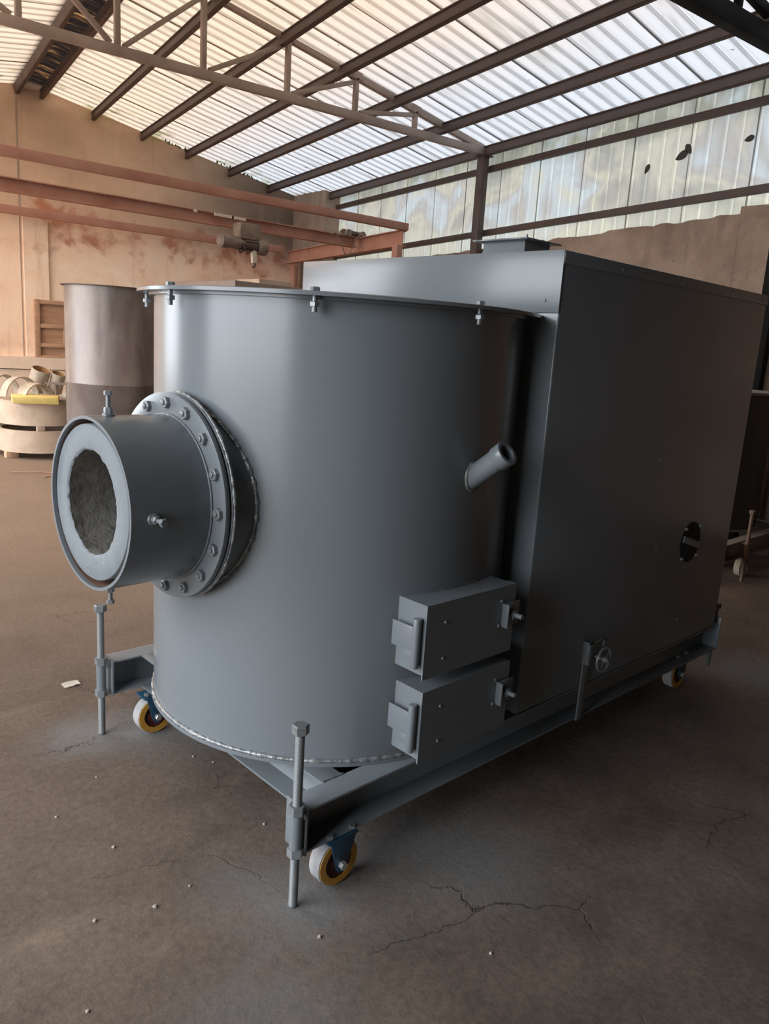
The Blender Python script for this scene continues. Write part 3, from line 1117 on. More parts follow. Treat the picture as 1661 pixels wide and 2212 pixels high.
ro = nz(0) - NU * 0.012
m_ = MB()
m_.lathe(ro + NA * 0.40, NA, [(0.0, 0.226), (0.524, 0.226), (0.526, 0.224), (0.526, 0.160), (0.525, 0.156), (0.520, 0.152)], 110, jit=lambda k, i, n: 0.004 * noise.noise((i * 0.9, k, 1.3)) + 0.003 * noise.noise((i * 0.3, 0, 5)) if k >= 3 else 0.0)
ref = m_.build('refractory_lining', 'refractory', burner, smooth=50)
m_ = MB()
pr = [(0.520 - 0.03 * j, 0.152 + (0.003 if j else 0)) for j in range(18)]
m_.lathe(ro + NA * 0.40, NA, pr, 110, jit=lambda k, i, n: (0.004 * noise.noise((i * 0.9, 5, 1.3)) + 0.003 * noise.noise((i * 0.3, 0, 5))) if k == 0 else 0.004 * noise.noise((i * 0.35, k * 1.1, 2.2)))
m_.build('fire_throat', 'concrete_in', ref, smooth=70)
m_ = MB()
m_.cyl(nz(0.36), nz(0.37), 0.24, 48)
m_.build('throat_back', 'concrete_in', ref)
m_ = MB()
m_.lathe(nz(0.70), NA, [(0, 0.2405), (0.225, 0.2405)], 80)
m_.build('liner_gap', 'rustgap', nozzle)
# paint chips on the lining face
chips = MB()
for i in range(34):
    an, rr = rnd.uniform(0, 360), rnd.choice([rnd.uniform(0.162, 0.19), rnd.uniform(0.165, 0.221)])
    p0 = ro + NA * 0.9255 + NU * (rr * math.cos(R_(an))) + UZ * (rr * math.sin(R_(an)))
    s_ = rnd.uniform(0.0012, 0.004)
    chips.lathe(p0, NA, [(0, 0.0001), (0, s_), (0.0015, s_ * 0.7), (0.0015, 0.0001)], 5)
chips.build('paint_chips', 'tread', ref, kind='stuff')
# clamping screws round the nozzle
for an, pr_ in ((90, 0.06), (0, 0.05), (-90, 0.05), (180, 0.05)):
    dr = (nz(0.875, 1, an) - nz(0.875)).normalized()
    b0 = nz(0.875, 0.248, an)
    m_ = MB()
    m_.cyl(b0, b0 + dr * (pr_ + 0.004), 0.0065, 12)
    sc_ = m_.build('clamp_screw', 'hardware', burner)
    m_ = MB()
    m_.hexn(b0 + dr * pr_, b0 + dr * (pr_ + 0.012), 0.012)
    m_.build('screw_head', 'hardware', sc_)
    m_ = MB()
    m_.hexn(b0 + dr * 0.004, b0 + dr * 0.026, 0.0125)
    m_.build('welded_nut', 'hardware', sc_)
    weld('weld_bead', [b0 + dr * 0.004 + q for q in [v_ - b0 for v_ in ring_pts(b0, dr, 0.0125, 18)]], 0.005, sc_, True)

# ---- sight tube
sb = Vector((1.850, 1.534, 1.212))
sd = Vector((0.033, -0.79, 0.613)).normalized()
m_ = MB()
m_.tube(sb - sd * 0.05, sb + sd * 0.118, 0.0345, 0.027, 40)
st = m_.build('sight_tube', 'paint', burner)
m_ = MB()
m_.tube(sb + sd * 0.112, sb + sd * 0.152, 0.0395, 0.0245, 40)
m_.build('tube_collar', 'paint', st, bev=0.003)
m_ = MB()
m_.cyl(sb - sd * 0.03, sb - sd * 0.028, 0.028, 24)
m_.build('tube_plug', 'concrete_in', st)
pts = []
for i in range(64):
    t = i / 64 * 2 * math.pi
    a, u, w = basis(sd)
    c_ = sb + u * (0.0355 * math.cos(t)) + w * (0.0355 * math.sin(t))
    rel = c_ - Vector((CX, CY, c_.z))
    rx = Vector((rel.x, rel.y, 0))
    dx = Vector((sd.x, sd.y, 0))
    A_, B_, C_ = dx.dot(dx), 2 * rx.dot(dx), rx.dot(rx) - (RC + 0.001) ** 2
    tt = (-B_ + math.sqrt(B_ * B_ - 4 * A_ * C_)) / (2 * A_)
    pts.append(c_ + sd * tt)
weld('weld_bead', pts, 0.005, st, True)

# ---- fire doors
hinge_n = 0
for zi, (z0, z1, dx_) in enumerate(((0.627, 0.860, 0.0), (0.350, 0.585, 0.008))):
    x0, x1, yf = 1.597 + dx_, 2.020 + dx_, 1.45
    m_ = MB()
    # casing: four plates running back to the drum
    def back(x):
        return CY - math.sqrt(max(RC ** 2 - (x - CX) ** 2, 0)) + 0.02
    zc0, zc1 = z0 + 0.012, z1 - 0.002
    segs = 8
    for zz0, zz1 in ((zc0, zc0 + 0.006), (zc1 - 0.006, zc1)):
        poly = [Vector((x0 + 0.004 + (x1 - x0 - 0.008) * i / segs, back(x0 + (x1 - x0) * i / segs), zz0)) for i in range(segs + 1)]
        poly += [Vector((x1 - 0.004, yf + 0.006, zz0)), Vector((x0 + 0.004, yf + 0.006, zz0))]
        m_.prism(poly, (0, 0, zz1 - zz0))
    m_.box(x0 + 0.004, x0 + 0.010, yf + 0.006, back(x0), zc0 + 0.006, zc1 - 0.006)
    m_.box(x1 - 0.010, x1 - 0.004, yf + 0.006, back(x1), zc0 + 0.006, zc1 - 0.006)
    fd = m_.build('fire_door_casing', 'paint', burner)
    m_ = MB()
    m_.box(x0 + 0.01, x1 - 0.01, yf + 0.05, yf + 0.055, zc0 + 0.005, zc1 - 0.005)
    m_.build('casing_back', 'void', fd)
    wp = [Vector((x0 + 0.004 + (x1 - x0 - 0.1) * i / 60, back(x0 + (x1 - x0 - 0.1) * i / 60) - 0.016, zc1 + 0.002)) for i in range(61)]
    weld('weld_bead', wp, 0.0045, fd, amp=0.7)
    # door leaf: shallow tray
    m_ = MB()
    m_.box(x0, x1, yf, yf + 0.005, z0, z1)
    m_.box(x0, x0 + 0.004, yf + 0.005, yf + 0.034, z0 + 0.03, z1)
    m_.box(x0 + 0.004, x1, yf + 0.005, yf + 0.034, z1 - 0.004, z1)
    m_.box(x1 - 0.004, x1, yf + 0.005, yf + 0.034, z0, z1 - 0.004)
    door = m_.build('fire_door', 'paint', burner)
    for (fx, fz) in ((0.20, 0.72), (0.83, 0.79), (0.82, 0.43), (0.20, 0.22)):
        m_ = MB()
        q = Vector((x0 + (x1 - x0) * fx, yf, z0 + (z1 - z0) * fz))
        m_.lathe(q, (0, -1, 0), [(0, 0.0001), (0, 0.0065), (0.003, 0.005), (0.0045, 0.002), (0.0045, 0.0001)], 12)
        m_.build('rivet', 'hardware', door)
    # hinge
    kx, ky = x0 - 0.018, yf + 0.020
    kz0, kz1 = z1 - 0.195, z1 - 0.040
    m_ = MB()
    m_.cyl((kx, ky, kz0), (kx, ky, kz1), 0.0125, 24)
    hg = m_.build('hinge_knuckle', 'paint', burner, bev=0.001)
    m_ = MB()
    m_.box(kx - 0.003, kx + 0.003, ky + 0.008, ky + 0.100, kz0 + 0.046, kz1 - 0.030)
    m_.build('hinge_leaf', 'paint', hg, bev=0.0012)
    m_ = MB()
    m_.box(kx - 0.004, kx + 0.02, ky + 0.006, ky + 0.045, kz0 + 0.018, kz0 + 0.05)
    m_.build('hinge_lug', 'paint', hg, bev=0.002)
    m_ = MB()
    m_.box(kx + 0.010, x0 + 0.002, ky - 0.006, ky + 0.006, kz0 + 0.02, kz1 - 0.004)
    m_.build('hinge_strap', 'paint', hg)
    # latch on the far edge
    lx, lz = x1 - 0.035, z0 + (z1 - z0) * 0.58
    m_ = MB()
    m_.box(lx - 0.028, lx + 0.05, yf - 0.010, yf - 0.004, lz - 0.040, lz + 0.040)
    m_.box(lx - 0.030, lx - 0.024, yf - 0.026, yf, lz - 0.040, lz + 0.040)
    m_.box(lx + 0.03, lx + 0.05, yf - 0.006, yf + 0.05, lz - 0.030, lz + 0.030)
    la = m_.build('latch', 'paint', burner, bev=0.001)
    m_ = MB()
    m_.hexn((lx + 0.008, yf - 0.010, lz), (lx + 0.008, yf - 0.026, lz), 0.017)
    m_.build('latch_nut', 'hardware', la)
    m_ = MB()
    m_.cyl((lx + 0.008, yf - 0.02, lz), (lx + 0.008, yf - 0.055, lz), 0.0085, 14)
    m_.build('latch_stud', 'hardware', la)

# ---- housing box
BX0, BX1, BY0, BY1, BZ0, BZ1 = 2.196, 3.845, 1.522, 2.892, 0.306, 1.929
m_ = MB()
m_.box(BX0, BX1, BY0, BY1, BZ0, BZ1 - 0.006)
hous = m_.build('housing', 'paint', burner, bev=0.006, seg=3)
m_ = MB()
m_.box(BX0 - 0.004, BX1 + 0.004, BY0 - 0.004, BY1 + 0.004, BZ1 - 0.042, BZ1)
m_.build('top_cover', 'paint', burner, bev=0.003)
m_ = MB()
m_.box(BX0 - 0.007, BX0 - 0.001, BY0 - 0.002, BY1 + 0.003, 1.732, BZ1 + 0.001)
m_.build('upper_front_panel', 'paint', burner, bev=0.002)
for (yy, zz) in ((BY0 + 0.055, 1.772),):
    m_ = MB()
    m_.lathe((BX0 - 0.007, yy, zz), (-1, 0, 0), [(0, 0.0001), (0, 0.006), (0.004, 0.003), (0.004, 0.0001)], 12)
    m_.build('rivet', 'hardware', burner)
for (xx, zz) in ((2.55, 1.905), (3.0, 1.905), (3.45, 1.905), (3.8, 1.905), (3.02, 1.20), (3.1, 0.81), (3.40, 0.43)):
    m_ = MB()
    m_.lathe((xx, BY0 - (0.004 if zz > 1.85 else 0), zz), (0, -1, 0), [(0, 0.0001), (0, 0.006), (0.004, 0.003), (0.004, 0.0001)], 12)
    m_.build('rivet', 'hardware', burner)
# side port with a butterfly bar
pc = Vector((3.42, BY0, 0.80))
m_ = MB()
m_.cyl(pc + Vector((0, -0.002, 0)), pc + Vector((0, 0.0, 0)), 0.095, 48)
port = m_.build('air_port', 'void', burner)
m_ = MB()
m_.bar(pc + Vector((-0.085, -0.008, 0.025)), pc + Vector((0.085, -0.008, -0.025)), 0.03, 0.006, (0, -1, 0))
m_.build('port_bar', 'paint', port)
for dx_, dz_ in ((-0.07, 0.07), (0.07, 0.07), (0.07, -0.07), (-0.07, -0.07)):
    m_ = MB()
    m_.cyl(pc + Vector((dx_, 0, dz_)), pc + Vector((dx_, -0.012, dz_)), 0.007, 10)
    m_.build('port_screw', 'hardware', port)
# flue inlet on the roof of the housing
ix0, ix1, iy0, iy1, iz = 2.62, 2.86, 2.005, 2.29, 2.050
m_ = MB()
for (a0, a1, b0, b1) in ((ix0 - 0.0, ix1, iy0, iy0 + 0.045), (ix0, ix1, iy1 - 0.045, iy1), (ix0, ix0 + 0.045, iy0 + 0.045, iy1 - 0.045), (ix1 - 0.045, ix1, iy0 + 0.045, iy1 - 0.045)):
    m_.box(a0, a1, b0, b1, iz - 0.006, iz)
inl = m_.build('inlet_flange', 'paint', burner, bev=0.001)
m_ = MB()
e = 0.035
tq = [(ix0 + e, iy0 + e), (ix1 - e, iy0 + e), (ix1 - e, iy1 - e), (ix0 + e, iy1 - e)]
bq = [(ix0 + 0.03, iy0 + 0.03), (ix1 - 0.03, iy0 + 0.03), (ix1 - 0.03, iy1 - 0.03), (ix0 + 0.03, iy1 - 0.03)]
ti = [(ix0 + e + .005, iy0 + e + .005), (ix1 - e - .005, iy0 + e + .005), (ix1 - e - .005, iy1 - e - .005), (ix0 + e + .005, iy1 - e - .005)]
vs_ = [(x, y, 1.93) for x, y in bq] + [(x, y, iz - 0.006) for x, y in tq] + [(x, y, iz - 0.006) for x, y in ti] + [(x, y, 1.935) for x, y in ti]
fs_ = []
for lv in range(3):
    for i in range(4):
        fs_.append((lv * 4 + i, lv * 4 + (i + 1) % 4, lv * 4 + 4 + (i + 1) % 4, lv * 4 + 4 + i))
m_.add(vs_, fs_)
m_.build('inlet_collar', 'paint', burner)
m_ = MB()
m_.cyl((ix0 + 0.012, iy0 + 0.012, iz), (ix0 + 0.012, iy0 + 0.012, iz + 0.012), 0.005, 8)
m_.build('locating_pin', 'hardware', burner)
# handwheel with bracket on the side
wx, wz_ = 2.655, 0.435
wc = Vector((wx, 1.455, wz_))
m_ = MB()
m_.sweep(ring_pts(wc, (0, -1, 0), 0.048, 40), 0.0055, 8, True)
hw = m_.build('handwheel', 'hardware', burner)
for q in (20, 140, 260):
    m_ = MB()
    m_.bar(wc, wc + Vector((0.045 * math.cos(R_(q)), 0, 0.045 * math.sin(R_(q)))), 0.008, 0.005, (0, 1, 0))
    m_.build('spoke', 'hardware', hw)
m_ = MB()
m_.cyl(wc + Vector((0, 0.012, 0)), wc + Vector((0, -0.016, 0)), 0.012, 16)
m_.build('hub', 'zinc', hw)
m_ = MB()
m_.cyl(wc + Vector((0, 0.068, 0)), wc + Vector((0, -0.022, 0)), 0.0065, 12)
m_.build('shaft', 'hardware', hw)
m_ = MB()
m_.box(wx - 0.052, wx - 0.022, 1.490, 1.496, wz_ - 0.028, wz_ + 0.066)
m_.box(wx - 0.052, wx + 0.060, 1.490, 1.496, wz_ + 0.058, wz_ + 0.066)
m_.box(wx + 0.050, wx + 0.060, 1.490, 1.496, wz_ + 0.030, wz_ + 0.066)
m_.box(wx - 0.052, wx - 0.046, 1.496, BY0, wz_ - 0.028, wz_ + 0.066)
m_.build('handwheel_bracket', 'hardware', burner, bev=0.001)
m_ = MB()
m_.box(wx - 0.050, wx - 0.004, 1.512, 1.5195, 0.160, wz_ - 0.028)
m_.build('damper_strip', 'paint', burner, bev=0.001)

# ---- base frame of channel beams
ZB0, ZB1 = 0.165, 0.305


def channel(name, x0, x1, y0, y1, web, parent, cross=False):
    m_ = MB()
    t = 0.008
    a, b_ = (x0, x1) if cross else (y0, y1)
    if web == 'hi':
        a, b_ = b_, a                      # a = web side, b_ = open side
    sg = 1 if b_ > a else -1
    prof = [(a, ZB0), (b_, ZB0), (b_, ZB0 + t), (a + sg * t, ZB0 + t), (a + sg * t, ZB1 - t), (b_, ZB1 - t), (b_, ZB1), (a, ZB1)]
    if cross:
        m_.prism([Vector((p_, y0, z_)) for p_, z_ in prof], (0, y1 - y0, 0))
    else:
        m_.prism([Vector((x0, p_, z_)) for p_, z_ in prof], (x1 - x0, 0, 0))
    return m_.build(name, 'paint', parent, bev=0.0012)


FX0, FX1 = 1.240, 3.90
rb = channel('side_beam', FX0, FX1, 1.520, 1.602, 'hi', burner)
lbm = channel('side_beam', FX0, FX1, 2.773, 2.855, 'hi', burner)
for cx0 in (1.358, 2.35, 3.30, 3.80):
    cb = channel('cross_beam', cx0, cx0 + 0.08, 1.602, 2.773, 'hi', burner, True)
for i in range(2):
    m_ = MB()
    y0 = (1.514, 2.765)[i]
    m_.box(FX0 - 0.008, FX0, y0, y0 + 0.094, ZB0 - 0.004, ZB1 + 0.004)
    m_.build('end_plate', 'paint', burner, bev=0.001)
    m_ = MB()
    m_.box(FX1, FX1 + 0.008, y0, y0 + 0.094, ZB0 - 0.004, ZB1 + 0.03)
    m_.build('end_plate', 'paint', burner, bev=0.001)
weld('weld_bead', [Vector((1.36 + 0.08 * i / 20, 1.603, ZB1 + 0.001)) for i in range(21)], 0.003, rb)
# added dark blue sheet standing in for shade in the gap under the drum
m_ = MB()
m_.box(1.44, 2.35, 1.62, 2.76, 0.20, 0.206)
m_.build('gap_shade_sheet', 'blue', burner)


# ---- jack screws
def jack(x, y, zb, zt, detailed, mat='screw', plate=1):
    r = 0.0130
    m_ = MB()
    if detailed:
        prof = [(0, 1e-4), (0, r * 0.9)]
        z = 0.004
        while z < (zt - zb) - 0.028:
            prof += [(z, r * 0.94), (z + 0.0019, r * 1.03)]
            z += 0.0038
        prof += [(zt - zb - 0.026, r * 0.94), (zt - zb - 0.02, r * 0.94), (zt - zb - 0.02, 1e-4)]
        m_.lathe((x, y, zb), (0, 0, 1), prof, 18)
    else:
        m_.cyl((x, y, zb), (x, y, zt - 0.02), r, 16)
    j = m_.build('jack_screw', mat, burner, smooth=60)
    m_ = MB()
    m_.hexn((x, y, zt - 0.026), (x, y, zt), 0.0245)
    m_.build('hex_head', mat, j)
    m_ = MB()
    m_.tube((x, y, 0.178), (x, y, 0.318), 0.0185, 0.0136, 24)
    m_.build('sleeve', 'paint', j)
    for za in (0.166, 0.300):
        m_ = MB()
        m_.tube((x, y, za), (x, y, za + 0.026), 0.0245, 0.0136, 6)
        m_.build('sleeve_nut', 'hardware', j)
    sx = 1 if plate > 0 else -1
    for za in (0.180, 0.290):
        m_ = MB()
        m_.lathe((x + sx * 0.019, y - 0.010, za), (0, 0, 1), [(-0.012, 0.001), (-0.008, 0.008), (0.0, 0.010), (0.008, 0.008), (0.012, 0.001)], 10)
        m_.build('weld_spot', 'weld', j)
    return j


jack(1.212, 1.532, 0.001, 0.572, True)
jack(1.198, 2.790, 0.001, 0.545, True)
jack(3.932, 1.560, 0.055, 0.40, False, 'screw', -1)
jack(3.932, 2.80, 0.055, 0.40, False, 'screw', -1)


# ---- casters
def caster(x, y, mat_t='tread', mat_s='yellow', mat_h='hub', plate=True):
    """wheel axis along Y, outer face towards -Y"""
    r, w = 0.0755, 0.052
    m_ = MB()
    # fork: top plate and two tapered cheeks
    m_.box(x - 0.055, x + 0.060, y - 0.040, y + 0.040, ZB0 - 0.006, ZB0)
    for sy in (-1, 1):
        yy = y + sy * 0.036
        poly = [Vector((x - 0.045, yy - 0.0025, ZB0 - 0.006)), Vector((x + 0.052, yy - 0.0025, ZB0 - 0.006)), Vector((x + 0.020, yy - 0.0025, 0.058)), Vector((x + 0.008, yy - 0.0025, 0.050)), Vector((x - 0.008, yy - 0.0025, 0.050)), Vector((x - 0.018, yy - 0.0025, 0.062))]
        m_.prism(poly, (0, 0.005, 0))
    c = m_.build('caster', 'blue', burner, bev=0.001)
    m_ = MB()
    m_.lathe((x, y - w / 2, r + 0.0005), (0, 1, 0), [(0.001, r * 0.90), (0.004, r), (w - 0.004, r), (w - 0.001, r * 0.90)], 48)
    m_.build('tread', mat_t, c)
    m_ = MB()
    for sy in (0, 1):
        m_.lathe((x, y - w / 2 + sy * (w - 0.002), r + 0.0005), (0, 1, 0), [(0, r * 0.66), (0, r * 0.955), (0.002, r * 0.955), (0.002, r * 0.66)], 48, closed=True, jit=lambda k, i, n: (0.0025 * noise.noise((i * 0.5, 0, 3.0)) if k in (0, 3) else 0))
    m_.build('tyre_side', mat_s, c)
    m_ = MB()
    m_.lathe((x, y - w / 2 + 0.004, r + 0.0005), (0, 1, 0), [(0, 0.001), (0, r * 0.2), (0.003, r * 0.25), (0.006, r * 0.45), (0.002, r * 0.6), (0.001, r * 0.68), (w - 0.010, r * 0.68), (w - 0.010, 0.001)], 40)
    m_.build('hub', mat_h, c)
    m_ = MB()
    m_.cyl((x, y - 0.042, r), (x, y + 0.042, r), 0.008, 16)
    m_.build('axle', 'zinc', c)
    m_ = MB()
    m_.hexn((x, y - 0.038, r), (x, y - 0.053, r), 0.0135)
    m_.build('axle_nut', 'zinc', c)
    if plate:
        for bx_ in (x - 0.04, x + 0.045):
            m_ = MB()
            m_.hexn((bx_, y - 0.026, ZB0 + 0.008), (bx_, y - 0.026, ZB0 + 0.018), 0.011)
            m_.build('mounting_nut', 'hardware', c)
    return c


caster(1.372, 1.548)
caster(1.372, 2.700)
caster(3.640, 1.600)
caster(3.640, 2.740)

# ================================================================== OTHER THINGS ON THE FLOOR
# tall open tank behind the nozzle
tx, ty, tr = 3.99, 8.88, 0.50
tank = thing('steel_tank', (tx, ty, 0), 'tall open cylindrical tank of bare rolled steel behind the nozzle', 'tank')
m_ = MB()
m_.lathe((tx, ty, 0), (0, 0, 1), [(0, tr - 0.008), (0, tr), (0.94, tr), (0.945, tr + 0.003), (0.95, tr), (2.01, tr), (2.01, tr - 0.008)], 96, closed=True)
m_.build('shell', 'tank', tank)
m_ = MB()
m_.tube((tx, ty, 2.01), (tx, ty, 2.02), tr + 0.036, tr - 0.008, 96)
m_.build('rim_flange', 'darksteel', tank)

# pile of rings and offcuts left of the tank
rx, ry = 3.60, 10.07
pile0 = set(bpy.data.objects)


def big_ring(z0, z1, label, x, y, r=0.48, mat='tan_steel'):
    m_ = MB()
    m_.lathe((x, y, z0), (0, 0, 1), [(0, r - 0.05), (0, r), (z1 - z0, r), (z1 - z0, r - 0.05)], 72, closed=True, jit=lambda k, i, n: 0.004 * noise.noise((i * 0.2, k, 1)))
    o = tag(m_.build('steel_ring', mat), label, 'ring', 'heavy rings stacked left of the tank')
    return o


big_ring(0.075, 0.335, 'lower dusty steel ring of the stack, resting on wood blocks', rx, ry)
big_ring(0.395, 0.660, 'upper dusty steel ring of the stack, under the yellow foam', rx + 0.01, ry + 0.02)
for i, an in enumerate((200, 285, 20, 110)):
    q = Vector((rx + 0.42 * math.cos(R_(an)), ry + 0.42 * math.sin(R_(an)), 0))
    m_ = MB()
    m_.box(q.x - 0.07, q.x + 0.07, q.y - 0.045, q.y + 0.045, 0, 0.074)
    tag(m_.build('wood_block', 'blockwood', bev=0.004), ['pine block under the left side of the lower ring', 'pine block under the lower ring beside the nozzle rim', 'pine block under the far right of the lower ring', 'pine block under the back of the lower ring'][i], 'block', 'wood blocks under the rings')
for i, an in enumerate((150, 250, 350)):
    q = Vector((rx + 0.44 * math.cos(R_(an)), ry + 0.44 * math.sin(R_(an)), 0.335))
    m_ = MB()
    m_.bar(q + Vector((-0.04, 0, 0.03)), q + Vector((0.05, 0.0, 0.03)), 0.04, 0.06)
    tag(m_.build('spacer', 'tan_steel', bev=0.004), ['spacer between the two rings at their left', 'pale spacer stub between the two rings at the front', 'spacer between the two rings at their right'][i], 'spacer', 'spacers between the rings')
# yellow foam slab
m_ = MB()
m_.hexa([(3.16, 9.66, 0.66), (3.60, 9.46, 0.66), (3.68, 9.66, 0.66), (3.22, 9.90, 0.66), (3.14, 9.64, 0.74), (3.59, 9.45, 0.745), (3.69, 9.68, 0.755), (3.22, 9.92, 0.75)])
tag(m_.build('foam_slab', 'foam', bev=0.012), 'broken yellow foam slab lying on the upper ring', 'foam')
# board the offcuts rest on
m_ = MB()
m_.cyl((rx, ry, 0.662), (rx, ry, 0.674), 0.46, 48)
tag(m_.build('round_plate', 'tan_steel'), 'thin dusty round plate covering the upper ring', 'plate')


def shell_piece(c, axis, r, L, a0, a1, label, mat='offcut', th=0.014, liner=False):
    m_ = MB()
    m_.lathe(c, axis, [(0, r - th), (0, r), (L, r), (L, r - th)], 28, closed=True, a0=a0, a1=a1)
    n = 29
    m_.f.append((0, n, 2 * n, 3 * n))
    m_.f.append((28, 3 * n + 28, 2 * n + 28, n + 28))
    o = tag(m_.build('steel_offcut', mat), label, 'offcut', 'curved offcuts heaped on the rings')
    if liner:
        ln = MB()
        ln.lathe(Vector(c) + Vector(axis).normalized() * 0.004, axis, [(0, r - th - 0.002), (L - 0.008, r - th - 0.002)], 28)
        ln.build('rusty_inside', 'offcut_in', o)
    return o


shell_piece((3.47, 10.00, 0.677), (0.25, -0.95, 0.0), 0.20, 0.19, 0, 180, 'wide arched offcut over the yellow foam')
shell_piece((3.36, 10.13, 0.69), (0.4, -0.9, 0.0), 0.25, 0.10, 0, 175, 'big tan arched offcut behind the yellow foam')
shell_piece((3.66, 10.36, 0.76), (0.15, -0.35, 0.92), 0.11, 0.28, 0, 359, 'short pipe offcut with rusty open mouth tilting up', 'offcut', 0.008, True)
shell_piece((3.86, 10.28, 0.745), (0.1, -0.35, 0.92), 0.085, 0.25, 0, 359, 'small pipe offcut right of the rusty mouthed one', 'offcut', 0.008, True)
shell_piece((3.25, 10.33, 0.70), (0.55, -0.8, 0.1), 0.24, 0.08, 0, 190, 'thin pale hoop leaning at the left of the heap')
shell_piece((3.90, 9.98, 0.68), (0.6, -0.75, 0.0), 0.13, 0.16, 0, 180, 'grey curved offcut against the tank')
shell_piece((3.96, 9.98, 0.83), (0.75, -0.6, 0.05), 0.10, 0.16, 0, 180, 'small grey half pipe on top beside the tank')
# leaning disc
m_ = MB()
m_.cyl((2.80, 10.55, 0.43), (2.785, 10.53, 0.44), 0.45, 48)
tag(m_.build('steel_disc', 'offcut'), 'large dusty steel disc leaning behind the left of the ring stack', 'disc')
# grey lump in front of the disc top
m_ = MB()
m_.hexa([(2.86, 10.72, 0.0), (3.0, 10.66, 0.0), (3.05, 10.78, 0.0), (2.9, 10.86, 0.0), (2.87, 10.73, 1.02), (2.97, 10.68, 1.02), (3.02, 10.78, 0.98), (2.9, 10.84, 1.03)])
tag(m_.build('scrap_block', 'brownsheet', bev=0.01), 'brown scrap post standing behind the disc at the left picture edge', 'scrap')
# small steel stand on the rings
stn = thing('steel_stand', (3.80, 9.82, 0.675), 'small grey steel stand on the rings next to the tank', 'stand')
m_ = MB()
m_.bar((3.58, 9.81, 0.885), (3.88, 9.66, 0.885), 0.10, 0.02)
m_.build('top_plate', 'brownsheet', stn)
m_ = MB()
m_.bar((3.69, 9.755, 0.69), (3.69, 9.755, 0.875), 0.03, 0.03, (1, 0, 0))
m_.build('leg', 'brownsheet', stn)
m_ = MB()
m_.bar((3.84, 9.68, 0.69), (3.84, 9.68, 0.875), 0.03, 0.03, (1, 0, 0))
m_.build('leg', 'brownsheet', stn)
m_ = MB()
m_.bar((3.56, 9.82, 0.683), (3.89, 9.655, 0.683), 0.12, 0.016)
m_.build('foot_plate', 'brownsheet', stn)
m_ = MB()
m_.hexa([(3.74, 9.74, 0.691), (3.86, 9.68, 0.691), (3.9, 9.76, 0.691), (3.78, 9.82, 0.691), (3.75, 9.74, 0.775), (3.84, 9.70, 0.78), (3.87, 9.76, 0.76), (3.79, 9.80, 0.77)])
tag(m_.build('foam_scrap', 'cap', bev=0.012), 'small pale foam scrap under the steel stand', 'foam')

# bring the whole heap a little closer to the tank front
for o in set(bpy.data.objects) - pile0:
    if o.parent is None:
        o.location.x -= 0.12
        o.location.y -= 0.30

# wooden panel on the plinth
X0, X1, Z0, Z1 = 4.30, 5.22, 1.068, 1.905
pan = thing('wooden_panel', bwp(4.75, 1.068, 0.06), 'brown framed wooden panel standing on the plinth of the back wall', 'panel')


def wb_box(x0, x1, z0, z1, o0, o1):
    m_ = MB()
    m_.prism([bwp(x0, z0, o1), bwp(x1, z0, o1), bwp(x1, z1, o1), bwp(x0, z1, o1)], WN * (o1 - o0))
    return m_


wb_box(X0 + 0.02, X1 - 0.02, Z0 + 0.01, Z1 - 0.02, 0.04, 0.055).build('board', 'wood', pan)
for (a, b_, c_, d_) in ((X0, X0 + 0.075, Z0, Z1), (X1 - 0.075, X1, Z0, Z1)):
    wb_box(a, b_, c_, d_, 0.035, 0.105).build('stile', 'wood', pan, bev=0.004)
for (c_, d_) in ((Z1 - 0.06, Z1), (1.50, 1.56), (1.22, 1.275), (Z0, Z0 + 0.03)):
    wb_box(X0 + 0.075, X1 - 0.075, c_, d_, 0.035, 0.10).build('rail', 'wood', pan, bev=0.004)
wb_box(4.71, 4.76, 1.275, 1.50, 0.035, 0.098).build('stile', 'wood', pan, bev=0.004)

# brown sheet metal housing beyond the drum
bh = thing('sheet_housing', (4.95, 7.3, 0), 'brown sheet metal housing seen just above the drum lid', 'housing')
m_ = MB()
m_.box(4.23, 5.70, 6.66, 7.96, 0.10, 2.10)
m_.build('body', 'brownsheet', bh, bev=0.006)
for (a, b_, c_, d_) in ((4.72, 5.14, 6.98, 7.02), (4.72, 5.14, 7.36, 7.40), (4.72, 4.76, 7.02, 7.36), (5.10, 5.14, 7.02, 7.36)):
    m_ = MB()
    m_.box(a, b_, c_, d_, 2.10, 2.165)
    m_.build('collar_plate', 'tan_steel', bh)
m_ = MB()
m_.box(4.218, 4.229, 6.85, 7.45, 0.45, 1.55)
hdoor = m_.build('access_door', 'brownsheet', bh, bev=0.003)
m_ = MB()
m_.sweep([(4.216, 6.93, 0.95), (4.185, 6.93, 0.97), (4.185, 6.93, 1.07), (4.216, 6.93, 1.09)], 0.009, 8)
m_.build('handle', 'darksteel', hdoor)
for hz in (0.62, 1.38):
    m_ = MB()
    m_.cyl((4.214, 7.46, hz - 0.05), (4.214, 7.46, hz + 0.05), 0.012, 12)
    m_.build('hinge', 'darksteel', hdoor)
for hz in (0.55, 1.10, 1.65):
    m_ = MB()
    m_.box(4.27, 5.66, 6.630, 6.659, hz, hz + 0.05)
    m_.build('stiffener', 'brownsheet', bh, bev=0.003)
for (a, c_) in ((4.25, 6.68), (5.62, 6.68), (4.25, 7.88), (5.62, 7.88)):
    m_ = MB()
    m_.box(a, a + 0.06, c_, c_ + 0.06, 0, 0.10)
    m_.build('foot', 'darksteel', bh)

